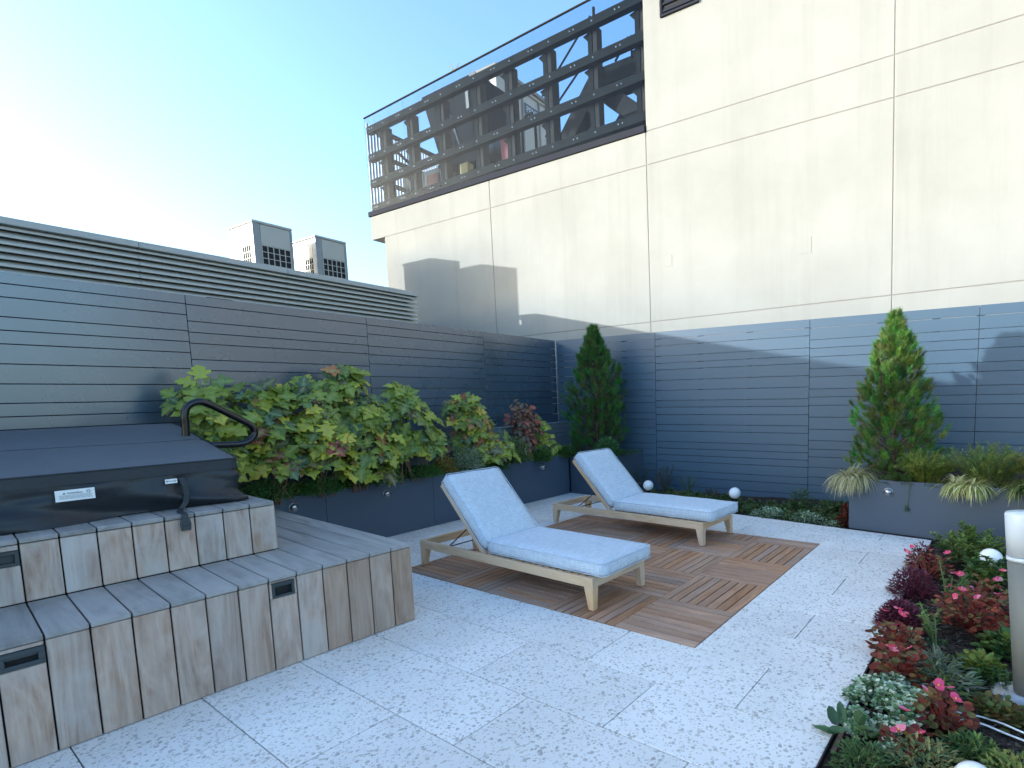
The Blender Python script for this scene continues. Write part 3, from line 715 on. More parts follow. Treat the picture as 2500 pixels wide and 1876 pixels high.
# end wall and the fascia that oversails it
piece('wall_panel', 'wall', wb, .004, .019, .155, 9, -.3, 5.52, .002, 'y'); link('fascia', MB().box(-.46, .0, .152, 9, 5.527, 6.063).mesh('fascia'), 'wall', wb)
link('coping', MB().box(-.50, wl(-3.14), -.03, .40, 6.066, 6.18).mesh('coping', bevel=.006), 'sill', wb)
link('roof', MB().box(-.45, wl(-3.15), .41, 9, 6.066, 6.10).mesh('roof'), 'roof', wb)
vt = link('vent', MB().box(wl(-2.80), wl(-2.12), -.035, -.003, 7.77, 7.81).box(wl(-2.80), wl(-2.76), -.035, -.003, 7.812, 8.7).box(wl(-2.16), wl(-2.12), -.035, -.003, 7.812, 8.7).box(wl(-2.80), wl(-2.12), -.035, -.003, 8.702, 8.74).mesh('vent', bevel=.003), 'sill', wb)
link('vent_shade_plate', MB().box(wl(-2.757), wl(-2.163), -.004, -.001, 7.813, 8.70).mesh('vent_shade_plate'), 'dark', vt)  # flat dark plate on the wall, standing for the shaded depth of the vent
for k in range(8):
    z = 7.83 + .11 * k; mb = MB(); mb.prism([(-.032, z), (-.028, z), (-.006, z + .060), (-.010, z + .060)], wl(-2.755), wl(-2.165), 0); link('louvre_blade', mb.mesh('louvre_blade'), 'sill', vt)
# small stain patches left by old fixings
for (x, z, s_) in ((-2.765, 3.86, .14), (-.49, 3.74, .17)):
    link('patch', MB().box(wl(x) - s_ / 2, wl(x) + s_ / 2, -.0035, -.0005, z - s_ * .7, z + s_ * .7).mesh('patch', bevel=.0015), 'wall', wb)

scn = bthing('plant_screen', 'dark steel and glass screen standing on the white building roof', 'screen', -10.55, WY, 6.18)
def sl(x): return x + 10.55
def bz(za, zb, x): return (za + (zb - za) * sl(x) / 7.41) - 6.18
for za, zb, hh in ((8.12, 8.34, .15), (7.49, 7.73, .15), (6.91, 7.09, .15), (6.345, 6.43, .15)):
    mb = MB(); a, b = 0.03, sl(-3.14)
    for (h0, h1, d0, d1) in ((-hh, 0, .03, .05), (-.02, 0, .052, .16), (-hh, -hh + .02, .052, .16)):
        mb.add([(a, d0, za - 6.18 + h0), (b, d0, zb - 6.18 + h0), (b, d1, zb - 6.18 + h0), (a, d1, za - 6.18 + h0), (a, d0, za - 6.18 + h1), (b, d0, zb - 6.18 + h1), (b, d1, zb - 6.18 + h1), (a, d1, za - 6.18 + h1)],
               [(3, 2, 1, 0), (4, 5, 6, 7), (0, 1, 5, 4), (1, 2, 6, 5), (2, 3, 7, 6), (3, 0, 4, 7)])
    bo = link('beam', mb.mesh('beam'), 'steelwork', scn)
    bm_ = MB(); x = -10.4
    k = 0
    while x < -3.2:
        for dx in ((0, .085) if k % 2 == 0 else (0,)):
            zc = bz(za, zb, x + dx) - hh / 2; bm_.prism([(sl(x + dx) + .0115 * math.cos(q * math.pi / 4), zc + .0115 * math.sin(q * math.pi / 4)) for q in range(8)], .020, .029, 1)
        x += .48; k += 1
    link('bolts', bm_.mesh('bolts'), 'bolt', bo)['kind'] = 'stuff'
for x in (-10.11, -9.18, -8.18, -7.1, -6.24, -5.27, -4.24, -3.27):
    top = bz(8.12, 8.34, x) - .16
    p = link('post', MB().box(sl(x) - .10, sl(x) - .01, .165, .19, -.02, top + .10).box(sl(x) - .02, sl(x) + .0, .192, .36, -.02, top + .10).mesh('post'), 'steelwork', scn)
    link('flange', MB().box(sl(x) + .002, sl(x) + .085, .175, .36, -.02, top + .10).mesh('flange'), 'brownsteel', p)
    for za, zb in ((8.12, 8.34), (7.49, 7.73), (6.91, 7.09)):
        z = bz(za, zb, x) - .152; g = MB().prism([(sl(x) - .10, z), (sl(x) - .20, z - .03), (sl(x) - .10, z - .14)], .165, .18, 1); link('gusset', g.mesh('gusset'), 'steelwork', p)
seams = [-10.55, -10.17, -9.65, -9.17, -8.66, -8.14, -7.61, -7.09, -6.55, -5.99, -5.46, -4.90, -4.33, -3.74, -3.15]
for a, b in zip(seams[:-1], seams[1:]):
    za, zb = bz(8.30, 8.60, a), bz(8.30, 8.60, b); mb = MB()
    mb.add([(sl(a) + .004, 0, -.10), (sl(b) - .004, 0, -.10), (sl(b) - .004, 0, zb), (sl(a) + .004, 0, za), (sl(a) + .004, .012, -.10), (sl(b) - .004, .012, -.10), (sl(b) - .004, .012, zb), (sl(a) + .004, .012, za)],
           [(3, 2, 1, 0)[::-1], (4, 5, 6, 7)[::-1], (0, 1, 5, 4), (1, 2, 6, 5), (2, 3, 7, 6), (3, 0, 4, 7)]); link('glass_pane', mb.mesh('glass_pane'), 'glass', scn)
mb = MB(); mb.add([(0, -.008, bz(8.305, 8.605, -10.55)), (sl(-3.14), -.008, bz(8.305, 8.605, -3.14)), (sl(-3.14), .020, bz(8.305, 8.605, -3.14)), (0, .020, bz(8.305, 8.605, -10.55)),
                   (0, -.008, bz(8.33, 8.63, -10.55)), (sl(-3.14), -.008, bz(8.33, 8.63, -3.14)), (sl(-3.14), .020, bz(8.33, 8.63, -3.14)), (0, .020, bz(8.33, 8.63, -10.55))],
                  [(3, 2, 1, 0), (4, 5, 6, 7), (0, 1, 5, 4), (1, 2, 6, 5), (2, 3, 7, 6), (3, 0, 4, 7)]); link('top_rail', mb.mesh('top_rail'), 'steelwork', scn)
rt_ = MB(); y = .05
while y < 4.6: rt_.box(0, .012, y, y + .052, -.02, 2.06 - .04 * y); y += .086
link('ribbed_return', rt_.mesh('ribbed_return'), 'zinc', scn)['kind'] = 'stuff'
for h in (.15, .75, 1.35, 1.95): link('return_rail', MB().box(.02, .07, .20, 4.6, h, h + .10).mesh('return_rail'), 'steelwork', scn)
link('return_brace', MB().tube([(.05, .3, 1.9), (.05, 4.2, .3)], .035, 6).mesh('return_brace'), 'steelwork', scn)

cu = bthing('cooling_unit', 'dark rooftop cooling unit with two fans seen through the screen', 'cooling unit', -8.8, 7.4, 6.1)
def taper(x0, x1, X0, X1, y0, y1, z0, z1):
    return MB().add([(x0, y0, z0), (x1, y0, z0), (x1, y1, z0), (x0, y1, z0), (X0, y0, z1), (X1, y0, z1), (X1, y1, z1), (X0, y1, z1)], [(3, 2, 1, 0), (4, 5, 6, 7), (0, 1, 5, 4), (1, 2, 6, 5), (2, 3, 7, 6), (3, 0, 4, 7)])
mb = MB(); mb.add([(-.55, -.35, 1.25), (.62, -.35, 1.15), (.62, .75, 1.15), (-.55, .75, 1.25), (-1.15, -.35, 3.05), (.66, -.35, 3.10), (.66, .75, 3.10), (-1.15, .75, 3.05)], [(3, 2, 1, 0), (4, 5, 6, 7), (0, 1, 5, 4), (1, 2, 6, 5), (2, 3, 7, 6), (3, 0, 4, 7)]); link('coil_case', mb.mesh('coil_case'), 'unit', cu)
for (fx, fy) in ((-.62, .2), (.20, .2)):
    f = link('fan_cowl', MB().lathe([(.36, 3.10), (.34, 3.24), (.30, 3.26)], 24, (fx, fy, 0)).mesh('fan_cowl', True), 'unit_light', cu)
    link('fan_grille', MB().lathe([(.28, 3.262), (.05, 3.29)], 24, (fx, fy, 0)).mesh('fan_grille', True), 'unit', f)
link('side_frame', MB().prism([(.50, 3.08), (.70, 3.08), (1.02, 2.3), (.84, 2.3)], -.40, -.36, 1).mesh('side_frame'), 'unit_light', cu)
link('rib', MB().prism([(.35, 2.9), (.44, 2.9), (.46, 2.35), (.37, 2.35)], -.385, -.355, 1).mesh('rib'), 'unit_light', cu)
link('rib', MB().tube([(-.36, -.37, 2.8), (-.18, -.37, 2.35), (.08, -.37, 1.6)], .022, 6).mesh('rib'), 'unit_light', cu)
for x in (-.5, .1, .55): link('leg', MB().box(x - .06, x + .06, -.3, -.2, 0, 1.2).mesh('leg'), 'steelwork', cu)
link('base', MB().box(-.7, .75, -.33, .75, .55, .75).mesh('base'), 'unit', cu)
link('drum', MB().lathe([(.22, .76), (.22, 1.1), (.05, 1.13)], 18, (.95, -.1, .45)).mesh('drum', True), 'unit_light', cu)

ch = bthing('plant_cabin', 'cream clad rooftop cabin with a lettered black and red sign', 'cabin', -8.6, 8.30, 6.1)
for k, (a, b) in enumerate(((0, .50), (.50, 1.0), (1.0, 1.72), (1.72, 2.48))):
    piece('wall_panel', 'cream', ch, -.8, 0, a + .008, b - .008, 0, 3.92, .004, 'z')
link('core', MB().box(-.78, -.012, .01, 2.47, 0, 3.9).mesh('core'), 'cream_trim', ch)
link('eaves', MB().box(-.86, .06, -.06, 2.53, 3.925, 4.02).mesh('eaves', bevel=.005), 'cream_trim', ch); link('eaves', MB().box(-.83, .03, -.03, 2.50, 3.80, 3.835).mesh('eaves'), 'cream_trim', ch)
for y in (1.0, 1.72): link('downpipe', MB().tube([(.03, y, 0), (.03, y, 3.8)], .025, 6).mesh('downpipe', True), 'cream_trim', ch)
sg = link('sign', MB().box(.002, .02, 1.10, 2.15, 3.28, 3.56).mesh('sign'), 'ink', ch); link('red_panel', MB().box(.021, .026, 1.72, 2.14, 3.29, 3.55).mesh('red_panel'), 'red', sg)
link('lettering', text_mesh('PENTA', .22), 'white', sg, (.024, 1.16, 3.35), (math.pi / 2, 0, math.pi / 2))
link('cabinet', MB().box(.01, .2, 1.85, 2.3, 1.2, 2.3).mesh('cabinet', bevel=.01), 'cream', ch)
hd = bthing('roof_guard', 'rust red panel beside a yellow pipe behind the screen', 'panel', -7.1, 6.75, 6.1)
link('panel', MB().box(-.10, .20, 0, .04, .72, 1.38).mesh('panel'), 'red', hd); link('pipe', MB().tube([(.30, .02, 0), (.30, .02, 1.26)], .035, 8).mesh('pipe', True), 'yellow', hd)
link('frame', MB().tube([(.42, .1, .1), (.44, .1, 1.35), (.56, .1, 1.6), (.72, .1, 1.62), (.80, .1, 1.45), (.82, .1, .1)], .03, 6).mesh('frame', True), 'steelwork', hd)
bd = bthing('brick_red_door', 'small brick red door in the grey shed behind the screen', 'shed', -9.75, 6.75, 6.1)
link('shed_wall', MB().box(-.75, .62, .06, 1.4, 0, 1.15).mesh('shed_wall'), 'unit_light', bd); link('door', MB().box(.12, .50, .03, .055, .55, 1.02).mesh('door'), 'brick', bd); link('drum', MB().lathe([(.30, 1.16), (.28, 1.35), (.16, 1.52), (.02, 1.58)], 16, (-.75, .4, 0)).mesh('drum', True), 'brownsteel', bd)
yb_ = bthing('gold_mesh_box', 'small gold mesh box low behind the middle of the screen', 'box', -8.35, 6.75, 6.1)
link('body', MB().box(-.14, .12, 0, .2, .62, 1.02).mesh('body', bevel=.01), 'yellow', yb_); link('leg', MB().box(-.03, .03, .05, .1, 0, .6).mesh('leg'), 'steelwork', yb_)
# steel dunnage and braces at the right end
sf = bthing('steelwork', 'large sloping dark steel frame at the right end of the screen', 'steelwork', -4.7, 6.9, 6.1)
def bar(name, p, q, wdt, d0=0.0, d1=.35, mat='brownsteel'):
    p, q = Vector(p), Vector(q); d = (q - p).normalized(); n = Vector((-d.y, d.x)) * wdt / 2
    link(name, MB().prism([tuple(p - n), tuple(q - n), tuple(q + n), tuple(p + n)], d0, d1, 1).mesh(name), mat, sf)
bar('brace', (-1.02, .70), (-.06, 1.85), .36, 0, .3); bar('brace', (-.5, 1.30), (.25, .62), .26, .31, .6); bar('brace', (-.05, 1.72), (.72, 1.05), .34, .31, .6)
bar('deck_beam', (-.05, 1.84), (.95, 1.84), .34, .0, .6, 'steelwork'); bar('brace', (.1, 1.35), (.95, .55), .25, .61, .9); bar('brace', (.55, 1.5), (.95, 1.2), .45, .61, .9)
bar('deck_beam', (-1.1, .52), (1.1, .52), .36, .0, .6, 'steelwork')
def pole(a, b, r=.022): link('pole', MB().tube([(a[0], -.1, a[1]), (b[0], -.1, b[1])], r, 6).mesh('pole', True), 'steelwork', sf)
pole((-.08, 2.97), (-1.34, 1.83)); pole((.07, 2.41), (-1.0, 1.55)); pole((-.93, 2.2), (-.92, .6)); pole((0, 3.1), (-.02, 1.8), .03); pole((.75, 2.3), (.45, 1.95)); pole((.82, 2.3), (.82, 1.9)); pole((-.75, 1.5), (-1.3, 1.0))
lw = bthing('rooftop_ducts', 'low run of dark rooftop ducts along the foot of the screen', 'ducts', -9.6, 6.6, 6.1)
link('duct', MB().box(0, 3.1, 0, .5, .0, .52).mesh('duct', bevel=.03), 'brownsteel', lw); link('duct', MB().box(3.2, 6.3, -.05, .45, .0, .40).mesh('duct', bevel=.03), 'sill', lw); link('duct', MB().box(1.1, 2.6, .2, .9, .53, .85).mesh('duct', bevel=.03), 'unit', lw)
brd = bthing('bird', 'tiny dark bird in the sky above the cooling unit', 'bird', -15.0, 13.2, 14.27)
mb = MB(); mb.tube([(-.12, 0, -.02), (0, 0, 0), (.14, .02, -.05)], [.01, .045, .012], 6); link('body', mb.mesh('body', True), 'ink', brd)
link('wing', MB().prism([(-.02, 0), (.06, 0), (-.05, .22), (-.16, .40), (-.10, .18)], -.006, .006, 1).mesh('wing'), 'ink', brd); link('wing', MB().prism([(.0, 0), (.08, 0), (.22, .06), (.36, .17), (.18, .09)], -.006, .006, 1).mesh('wing'), 'ink', brd)

# ------------------------------------------------------------------ louvred parapet building on the left, two condensers
LX = -7.5
lb = bthing('louvred_building', 'neighbouring building with a grey louvred parapet above the left fence', 'building', LX, -9, 0)
def ly(y): return y + 9
link('core', MB().box(-9, -.17, 0, ly(4.40), -30, 3.50).mesh('core'), 'dark', lb); link('roof', MB().box(-9, -.45, .05, ly(4.38), 3.501, 3.54).mesh('roof'), 'roof', lb)
link('sun_leak_block', MB().box(-.40, -.20, .02, ly(4.39), 3.501, 3.625).mesh('sun_leak_block'), 'dark', lb)  # unseen block added to stop sun leaking under the cap onto the blades
sy_ = [-9, -5.4, -3.55, -1.71, .124, 1.96, 3.79, 4.43]
for a, b in zip(sy_[:-1], sy_[1:]):
    link('cap', MB().prism([(.045, 3.628), (.045, 3.705), (-.42, 3.722), (-.42, 3.628)], ly(a) + .003, ly(b) - .003, 1).mesh('cap', bevel=.004), 'louvre_cap', lb)
    for k in range(8):
        z = 3.585 - .0795 * k
        mb = MB(); y0_, y1_ = ly(a) + .003, ly(b) - .003
        mb.prism([(.0, z - .006), (.0, z + .018), (-.006, z + .022), (-.13, z + .095), (-.15, z + .095), (-.02, z + .003), (-.02, z - .006)], y0_, y1_, 1)
        link('louvre_blade', mb.mesh('louvre_blade'), 'louvre', lb)
def condenser(label, y0, y1):
    t = bthing('condenser', label, 'air conditioner', -10.0, y0, 3.55, group='condensers on the louvred roof')
    W_, D_, H_ = y1 - y0, .95, 1.58
    link('body', MB().box(-D_ + .02, -.02, .02, W_ - .02, .03, H_ - .03).mesh('body'), 'dark', t)
    link('top', MB().box(-D_ - .01, .01, -.01, W_ + .01, H_ - .03, H_ + .02).mesh('top', bevel=.015), 'ac_face', t)
    link('corner_post', MB().prism([(0, 0), (.0, .13), (-.03, .13), (-.13, .03), (-.13, .0)], .0, H_ - .035, 2).mesh('corner_post', bevel=.006), 'ac_post', t)
    link('corner_post', MB().box(-.05, .001, W_ - .05, W_ + .001, 0, H_ - .035).mesh('corner_post', bevel=.006), 'ac_post', t)
    link('front_panel', MB().box(-.018, -.001, .134, W_ - .053, H_ - .42, H_ - .04).mesh('front_panel', bevel=.003), 'ac_face', t)
    link('side_panel', MB().box(-.133 - .30, -.134, .001, .018, H_ - .42, H_ - .04).mesh('side_panel', bevel=.003), 'ac_side', t)
    link('side_panel', MB().box(-D_, -.44, .001, .018, 0, H_ - .04).mesh('side_panel', bevel=.003), 'ac_side', t)
    g = MB(); n = 5; ya, yb2 = .14, W_ - .056
    for k in range(n + 1): y = ya + (yb2 - ya) * k / n; g.box(-.014, -.002, y - .007, y + .007, .08, H_ - .425)
    z = H_ - .43
    while z > .1:
        for k in range(n): g.box(-.013, -.003, ya + (yb2 - ya) * k / n + .0075, ya + (yb2 - ya) * (k + 1) / n - .0075, z - .006, z + .006)
        z -= .118
    link('grille', g.mesh('grille'), 'ac_face', t)
    g = MB(); xa, xb_ = -.43, -.14
    for k in range(5): x = xa + (xb_ - xa) * k / 4; g.box(x - .006, x + .006, .002, .014, .08, H_ - .425)
    z = H_ - .43
    while z > .1:
        for k in range(4): g.box(xa + (xb_ - xa) * k / 4 + .0065, xa + (xb_ - xa) * (k + 1) / 4 - .0065, .003, .013, z - .006, z + .006)
        z -= .118
    link('grille', g.mesh('grille'), 'ac_side', t)
    return t
condenser('cream and grey rooftop condenser, left of the pair above the louvres', 2.81, 3.55)
condenser('cream and grey rooftop condenser, right of the pair nearest the white building', 4.03, 4.72)

# ------------------------------------------------------------------ globe lights, bollard, cables, edging
def globe(label, x, y, zc, r=.079, z0=-.05):
    t = thing('globe_light', label, 'garden light', (x, y, z0), group='white globe lights in the flower beds')
    prof = [(r * math.sin(math.pi * k / 18) + .0001, zc - z0 - r * math.cos(math.pi * k / 18)) for k in range(19)]
    link('globe', MB().lathe(prof, 28).mesh('globe', True), 'globe', t)
    link('stem', MB().lathe([(.024, 0), (.024, zc - z0 - r + .012)], 16).mesh('stem', True), 'black', t)
    link('collar', MB().lathe([(.034, zc - z0 - r - .012), (.034, zc - z0 - r + .010)], 18).mesh('collar', True), 'black', t)
globe('white globe light on a black stem beside the variegated groundcover', -1.50, 4.04, .192)
globe('white globe light low among leaves just above the far lounger foot', -2.935, 4.09, .195)
globe('white globe light half hidden by leafy stems near the bollard', 1.438, 2.18, .19, .084)
globe('white globe light at the bottom edge of the right flower bed', 1.462, -.64, .115, .07)
bl = thing('bollard_light', 'grey cylindrical bollard light with a frosted white top leaning slightly', 'bollard', (1.652, .37, 0.0), rot=(0, -.066, 0))
link('post', MB().lathe([(.071, .012), (.071, .690)], 36).mesh('post', True), 'bollard', bl)
link('band', MB().lathe([(.0735, .692), (.0735, .712)], 36).mesh('band', True), 'frost', bl)
link('diffuser', MB().lathe([(.0715, .714), (.0715, .915), (.068, .924), (.001, .926)], 36).mesh('diffuser', True), 'frost', bl)
bp = link('base_plate', MB().lathe([(.145, -.004), (.145, .006), (.13, .009), (.074, .012), (.072, .03)], 36).mesh('base_plate', True), 'zinc', bl, (-.02, 0, 0), (0, .066, 0))
for a in (150, 215, 280, 60): link('bolt', MB().lathe([(.011, .009), (.011, .020), (.006, .024)], 8, (.115 * math.cos(R(a)), .115 * math.sin(R(a)), 0)).mesh('bolt'), 'steel', bp)
def cable(label, pts, r=.0045):
    o = link('cable', MB().tube(smooth(pts, 8), r, 8).mesh('cable', True), 'white'); tag(o, label, 'cable', 'white cables lying on the mulch')
cable('upper of two white cables lying on the mulch by the red begonia', [(1.25, -.02, .0), (1.33, .01, .016), (1.405, .030, .012), (1.46, .043, .010), (1.53, .033, .012), (1.62, .0, .010), (1.80, -.05, .0)])
cable('lower of two white cables lying on the mulch by the red begonia', [(1.36, -.03, -.004), (1.405, -.024, .012), (1.47, -.030, .016), (1.55, -.045, .010), (1.62, -.065, .010), (1.8, -.10, .0)])
o = link('steel_edging', MB().box(.925, .932, -7.5, 3.36, -.12, .012).mesh('steel_edging', bevel=.001), 'edging'); tag(o, 'thin black steel edging between the paving and the right flower bed', 'edging')
o = link('timber_edging', MB().box(.940, .962, -.55, 1.45, -.05, -.002).mesh('timber_edging', bevel=.002), 'edgewood'); tag(o, 'thin brown strip lying along the inside of the black edging', 'edging')
o = link('steel_edging', MB().prism([(-3.35, 3.868), (.92, 3.368), (.92, 3.374), (-3.35, 3.874)], -.12, .0, 2).mesh('steel_edging'), 'edging'); tag(o, 'dark edging between the paving and the bed with the globe lights', 'edging')
# ------------------------------------------------------------------ beds: soil and mulch
o = soil_patch('flower_bed_soil', [(.934, -3.4), (4.6, -3.4), (4.6, 4.1), (.934, 3.58)], -.018, .028, .035); tag(o, kind='structure')
o = soil_patch('flower_bed_soil', [(-3.62, 3.88), (.36, 3.42), (.20, 5.32), (-4.4, 4.9)], -.045, .03, .04); tag(o, kind='structure')
def mulch(name, fn, n, smin=.008, smax=.028):
    mb = MB()
    for _ in range(n):
        x, y, z = fn(); a = U(0, 6.28); L, W = U(smin, smax), U(.003, .009); t = U(-.5, .5); g = random.random()
        c = (.025, .019, .015) if g < .5 else (.06, .047, .038) if g < .85 else (.14, .12, .10)
        dx, dy = math.cos(a), math.sin(a); u = Vector((dx * L, dy * L, t * L * .7)); v = Vector((-dy * W, dx * W, U(-.3, .3) * W)); p = Vector((x, y, z + U(0, .012))); h = Vector((0, 0, .003))
        mb.add([tuple(p - u - v), tuple(p + u - v * .6), tuple(p + u + v * .6), tuple(p - u + v), tuple(p + h - u * .6), tuple(p + h + u * .7)],
               [(0, 1, 5, 4), (1, 2, 5), (2, 3, 4, 5), (3, 0, 4)], c)
    return link(name, mb.mesh(name), 'foliage')
def ground_z(x, y): return -.018 + .028 * noise.noise(Vector((x * 3, y * 3, 1))) + .014 * noise.noise(Vector((x * 14, y * 14, 3)))
def f1():
    x, y = U(.97, 2.1), U(-.75, 3.5); return x, y, ground_z(x, y)
tag(mulch('bark_mulch', f1, 15000), kind='stuff')
def f2():
    x = U(-3.5, .1); y = U(3.60 - .117 * (x), 5.0); return x, y, -.04
tag(mulch('bark_mulch', f2, 4000), kind='stuff')

# ------------------------------------------------------------------ leaf helpers
def vary(c, v=.18, h=.06):
    k = 1 + U(-v, v); return (max(0, c[0] * k * (1 + U(-h, h))), max(0, c[1] * k * (1 + U(-h, h))), max(0, c[2] * k * (1 + U(-h, h))))
def frame(d, n=None):
    d = Vector(d).normalized(); n = Vector(n) if n else Vector((0, 0, 1)); s = d.cross(n)
    if s.length < 1e-4: s = d.orthogonal()
    s.normalize(); return d, s, s.cross(d).normalized()
def lance(mb, p, d, L, W, col, n=None, droop=.15, fold=.12):
    d, s, n = frame(d, n); p = Vector(p); m1 = p + d * L * .33 - n * droop * L * .08; m2 = p + d * L * .70 - n * droop * L * .35; t = p + d * L - n * droop * L * .9
    f = n * W * fold * 2
    mb.add([tuple(p), tuple(m1 + s * W / 2 + f), tuple(m2 + s * W * .42 + f), tuple(t), tuple(m2 - s * W * .42 + f), tuple(m1 - s * W / 2 + f), tuple(m1), tuple(m2)],
           [(0, 6, 1), (1, 6, 7, 2), (2, 7, 3), (3, 7, 4), (4, 7, 6, 5), (5, 6, 0)], col)
def rleaf(mb, p, d, L, W, col, n=None, cup=.12):
    d, s, n = frame(d, n); p = Vector(p); c = p + d * L * .5 - n * L * cup; vs = [tuple(c)]
    for k in range(8):
        a = 2 * math.pi * k / 8; vs.append(tuple(p + d * L * (.5 - .5 * math.cos(a)) + s * W * .5 * math.sin(a) + n * U(-.04, .04) * L))
    mb.add(vs, [(0, k + 1, (k + 1) % 8 + 1) for k in range(8)], col)
def blade(mb, p, d, L, W, col, seg=5, droop=1.0):
    d = Vector(d).normalized(); p = Vector(p); side = d.cross(Vector((0, 0, 1))); side = side.normalized() if side.length > 1e-4 else Vector((1, 0, 0)); vs = []
    for k in range(seg + 1):
        t = k / seg; w_ = W * (1 - t ** 2.2) * .5 + .0004; vs += [tuple(p - side * w_), tuple(p + side * w_)]
        p = p + d * L / seg; d = (d + Vector((0, 0, -droop / seg))).normalized()
    mb.add(vs, [(2 * k, 2 * k + 1, 2 * k + 3, 2 * k + 2) for k in range(seg)], col)
def rdir(zmin=-1, zmax=1):
    z = U(zmin, zmax); a = U(0, 6.283); r = math.sqrt(max(0, 1 - z * z)); return Vector((r * math.cos(a), r * math.sin(a), z))
GREEN = [(.12, .19, .04), (.09, .155, .04), (.16, .23, .045)]; DARKG = [(.05, .105, .03), (.065, .125, .035), (.085, .15, .04)]

# ------------------------------------------------------------------ oakleaf hydrangeas: every leaf its own piece
def oak_mesh(seed):
    rn = random.Random(seed); half = [(.02, .0), (.10, .03), (.22, .0), (.33, .07), (.25, .17), (.17, .25), (.27, .30), (.45, .34), (.50, .45), (.40, .52), (.24, .53), (.22, .60), (.31, .68), (.28, .78), (.17, .80), (.10, .90), (.0, 1.02)]
    half = [(x * (1 + rn.uniform(-.12, .12)), y + rn.uniform(-.012, .012)) for x, y in half]; n = len(half)
    mb = MB(); fold, dr, tw = rn.uniform(.10, .30), rn.uniform(.12, .42), rn.uniform(-.15, .15); rib = []
    def Z(x, y): return fold * abs(x) * (1 - .9 * abs(x)) - dr * y * y + tw * x * y + .03 * math.sin(9 * x + 7 * y + seed)
    for s in (1, -1):
        o_ = len(mb.v)
        for i, (x, y) in enumerate(half):
            mb.v.append((0, y * .97, Z(0, y))); mb.v.append((x * s * .5, (y + (y if True else 0)) / 2 + 0, Z(x * .5, y))); mb.v.append((x * s, y, Z(x, y))); rib += [1, 0, 0]
        for i in range(n - 1):
            a = o_ + i * 3
            f = [(a, a + 1, a + 4, a + 3), (a + 1, a + 2, a + 5, a + 4)]
            mb.f += f if s > 0 else [q[::-1] for q in f]
    o_ = len(mb.v); mb.v += [(-.012, 0, 0), (.012, 0, 0), (.008, -.38, .05), (-.008, -.38, .05)]; mb.f.append((o_, o_ + 1, o_ + 2, o_ + 3)); rib += [1] * 4
    me = mb.mesh('leaf', True); at = me.attributes.new('rib', 'FLOAT', 'POINT'); at.data.foreach_set('value', [float(r) for r in rib]); return me
OAK = [oak_mesh(s) for s in range(8)]
for me in OAK: me.materials.append(M['leaf'])
HG = [(.24, .31, .045), (.19, .26, .045), (.14, .21, .065), (.32, .37, .045), (.21, .28, .04)]
HY = [(.48, .47, .06), (.40, .44, .05), (.52, .44, .06)]; HR = [(.30, .07, .07), (.36, .17, .07), (.24, .12, .08)]; HD = [(.09, .15, .09), (.14, .14, .09), (.09, .13, .06)]
def hydrangea(label, base, boxes, ntips, size, seed, tones=(0.75, .12, .03, .10), name='oakleaf_hydrangea', group='oakleaf hydrangeas in the left planter', mesh=OAK, pal=None, per=(6, 9)):
    """boxes: ellipsoids (centre, radii) that the branch tips reach"""
    rn = random.Random(seed); t = thing(name, label, 'shrub', base, group=group); st = MB(); n = 0; ntips = int(ntips * 1.2)
    for i in range(ntips):
        c, r = boxes[i % len(boxes)]; c = Vector((c[0] - .20, c[1], c[2] * 1.035 - .05 + (.05 if c[2] < 1.2 else .02))) - Vector(base)
        for _ in range(30):
            d = Vector((rn.gauss(0, 1), rn.gauss(0, 1), rn.gauss(0, 1))).normalized()
            if d.x > -.45 and d.z > -.65: break
        k = rn.uniform(.62, 1.0); tip = c + Vector((d.x * r[0], d.y * r[1], d.z * r[2])) * k
        root = Vector((rn.uniform(-.06, .06), (c.y) * .7 + rn.uniform(-.1, .1), 0)); mid = root.lerp(tip, .55) + Vector((rn.uniform(-.03, .03), rn.uniform(-.04, .04), .05))
        if i % 4 == 0: st.tube(smooth([root, mid, tip], 4), [.007] * 8 + [.004], 5)
        nl = rn.randint(*per); a0 = rn.uniform(0, 6.28); outw = (Vector((d.x * .8 + .35, d.y * .8 - .15, .75))).normalized()
        X = outw.orthogonal().normalized(); Y = outw.cross(X)
        low = (tip.z + base[2] - (c.z + base[2] - r[2])) / (2 * r[2])
        for q in range(nl):
            a = a0 + q * 2.4; spread = rn.uniform(.55, 1.15) if q else .2
            dr = (X * math.cos(a) + Y * math.sin(a)) * spread + outw * rn.uniform(.05, .55); dr.z -= rn.uniform(.05, .45); dr.normalize()
            nrm = (outw + Vector((.25, -.25, .5)) * rn.uniform(.2, 1)).normalized(); s = dr.cross(nrm)
            if s.length < .05: continue
            s.normalize(); nn = s.cross(dr).normalized(); L = size * 1.14 * rn.uniform(.65, 1.2) * (1 if q > 1 else .6)
            mt = Matrix((s, dr, nn)).transposed() @ Matrix.Diagonal((L * rn.uniform(.85, 1.1), L, L))
            o = bpy.data.objects.new('leaf', mesh[rn.randrange(len(mesh))]); sc.collection.objects.link(o); o.parent = t
            p = tip + dr * L * .30; mm = mt.to_4x4(); mm.translation = p; o.matrix_local = mm
            g = rn.random(); cy = tones[0]; lowf = max(0, .5 - low)
            if pal: col = pal[rn.randrange(len(pal))]
            elif g < tones[1] * (1.0): col = HY[rn.randrange(3)]
            elif g < tones[1] + tones[2] * (1 + 4 * lowf): col = HR[rn.randrange(3)]
            elif g < tones[1] + tones[2] + tones[3] * (1 + 4 * lowf): col = HD[rn.randrange(3)]
            else: col = HG[rn.randrange(5)]
            v = rn.uniform(.8, 1.22); o.color = (col[0] * v, col[1] * v, col[2] * v, 1); n += 1
    s_ = link('stem', st.mesh('stem', True), 'stemred', t); s_['kind'] = 'stuff'
    return t
X0 = -4.28
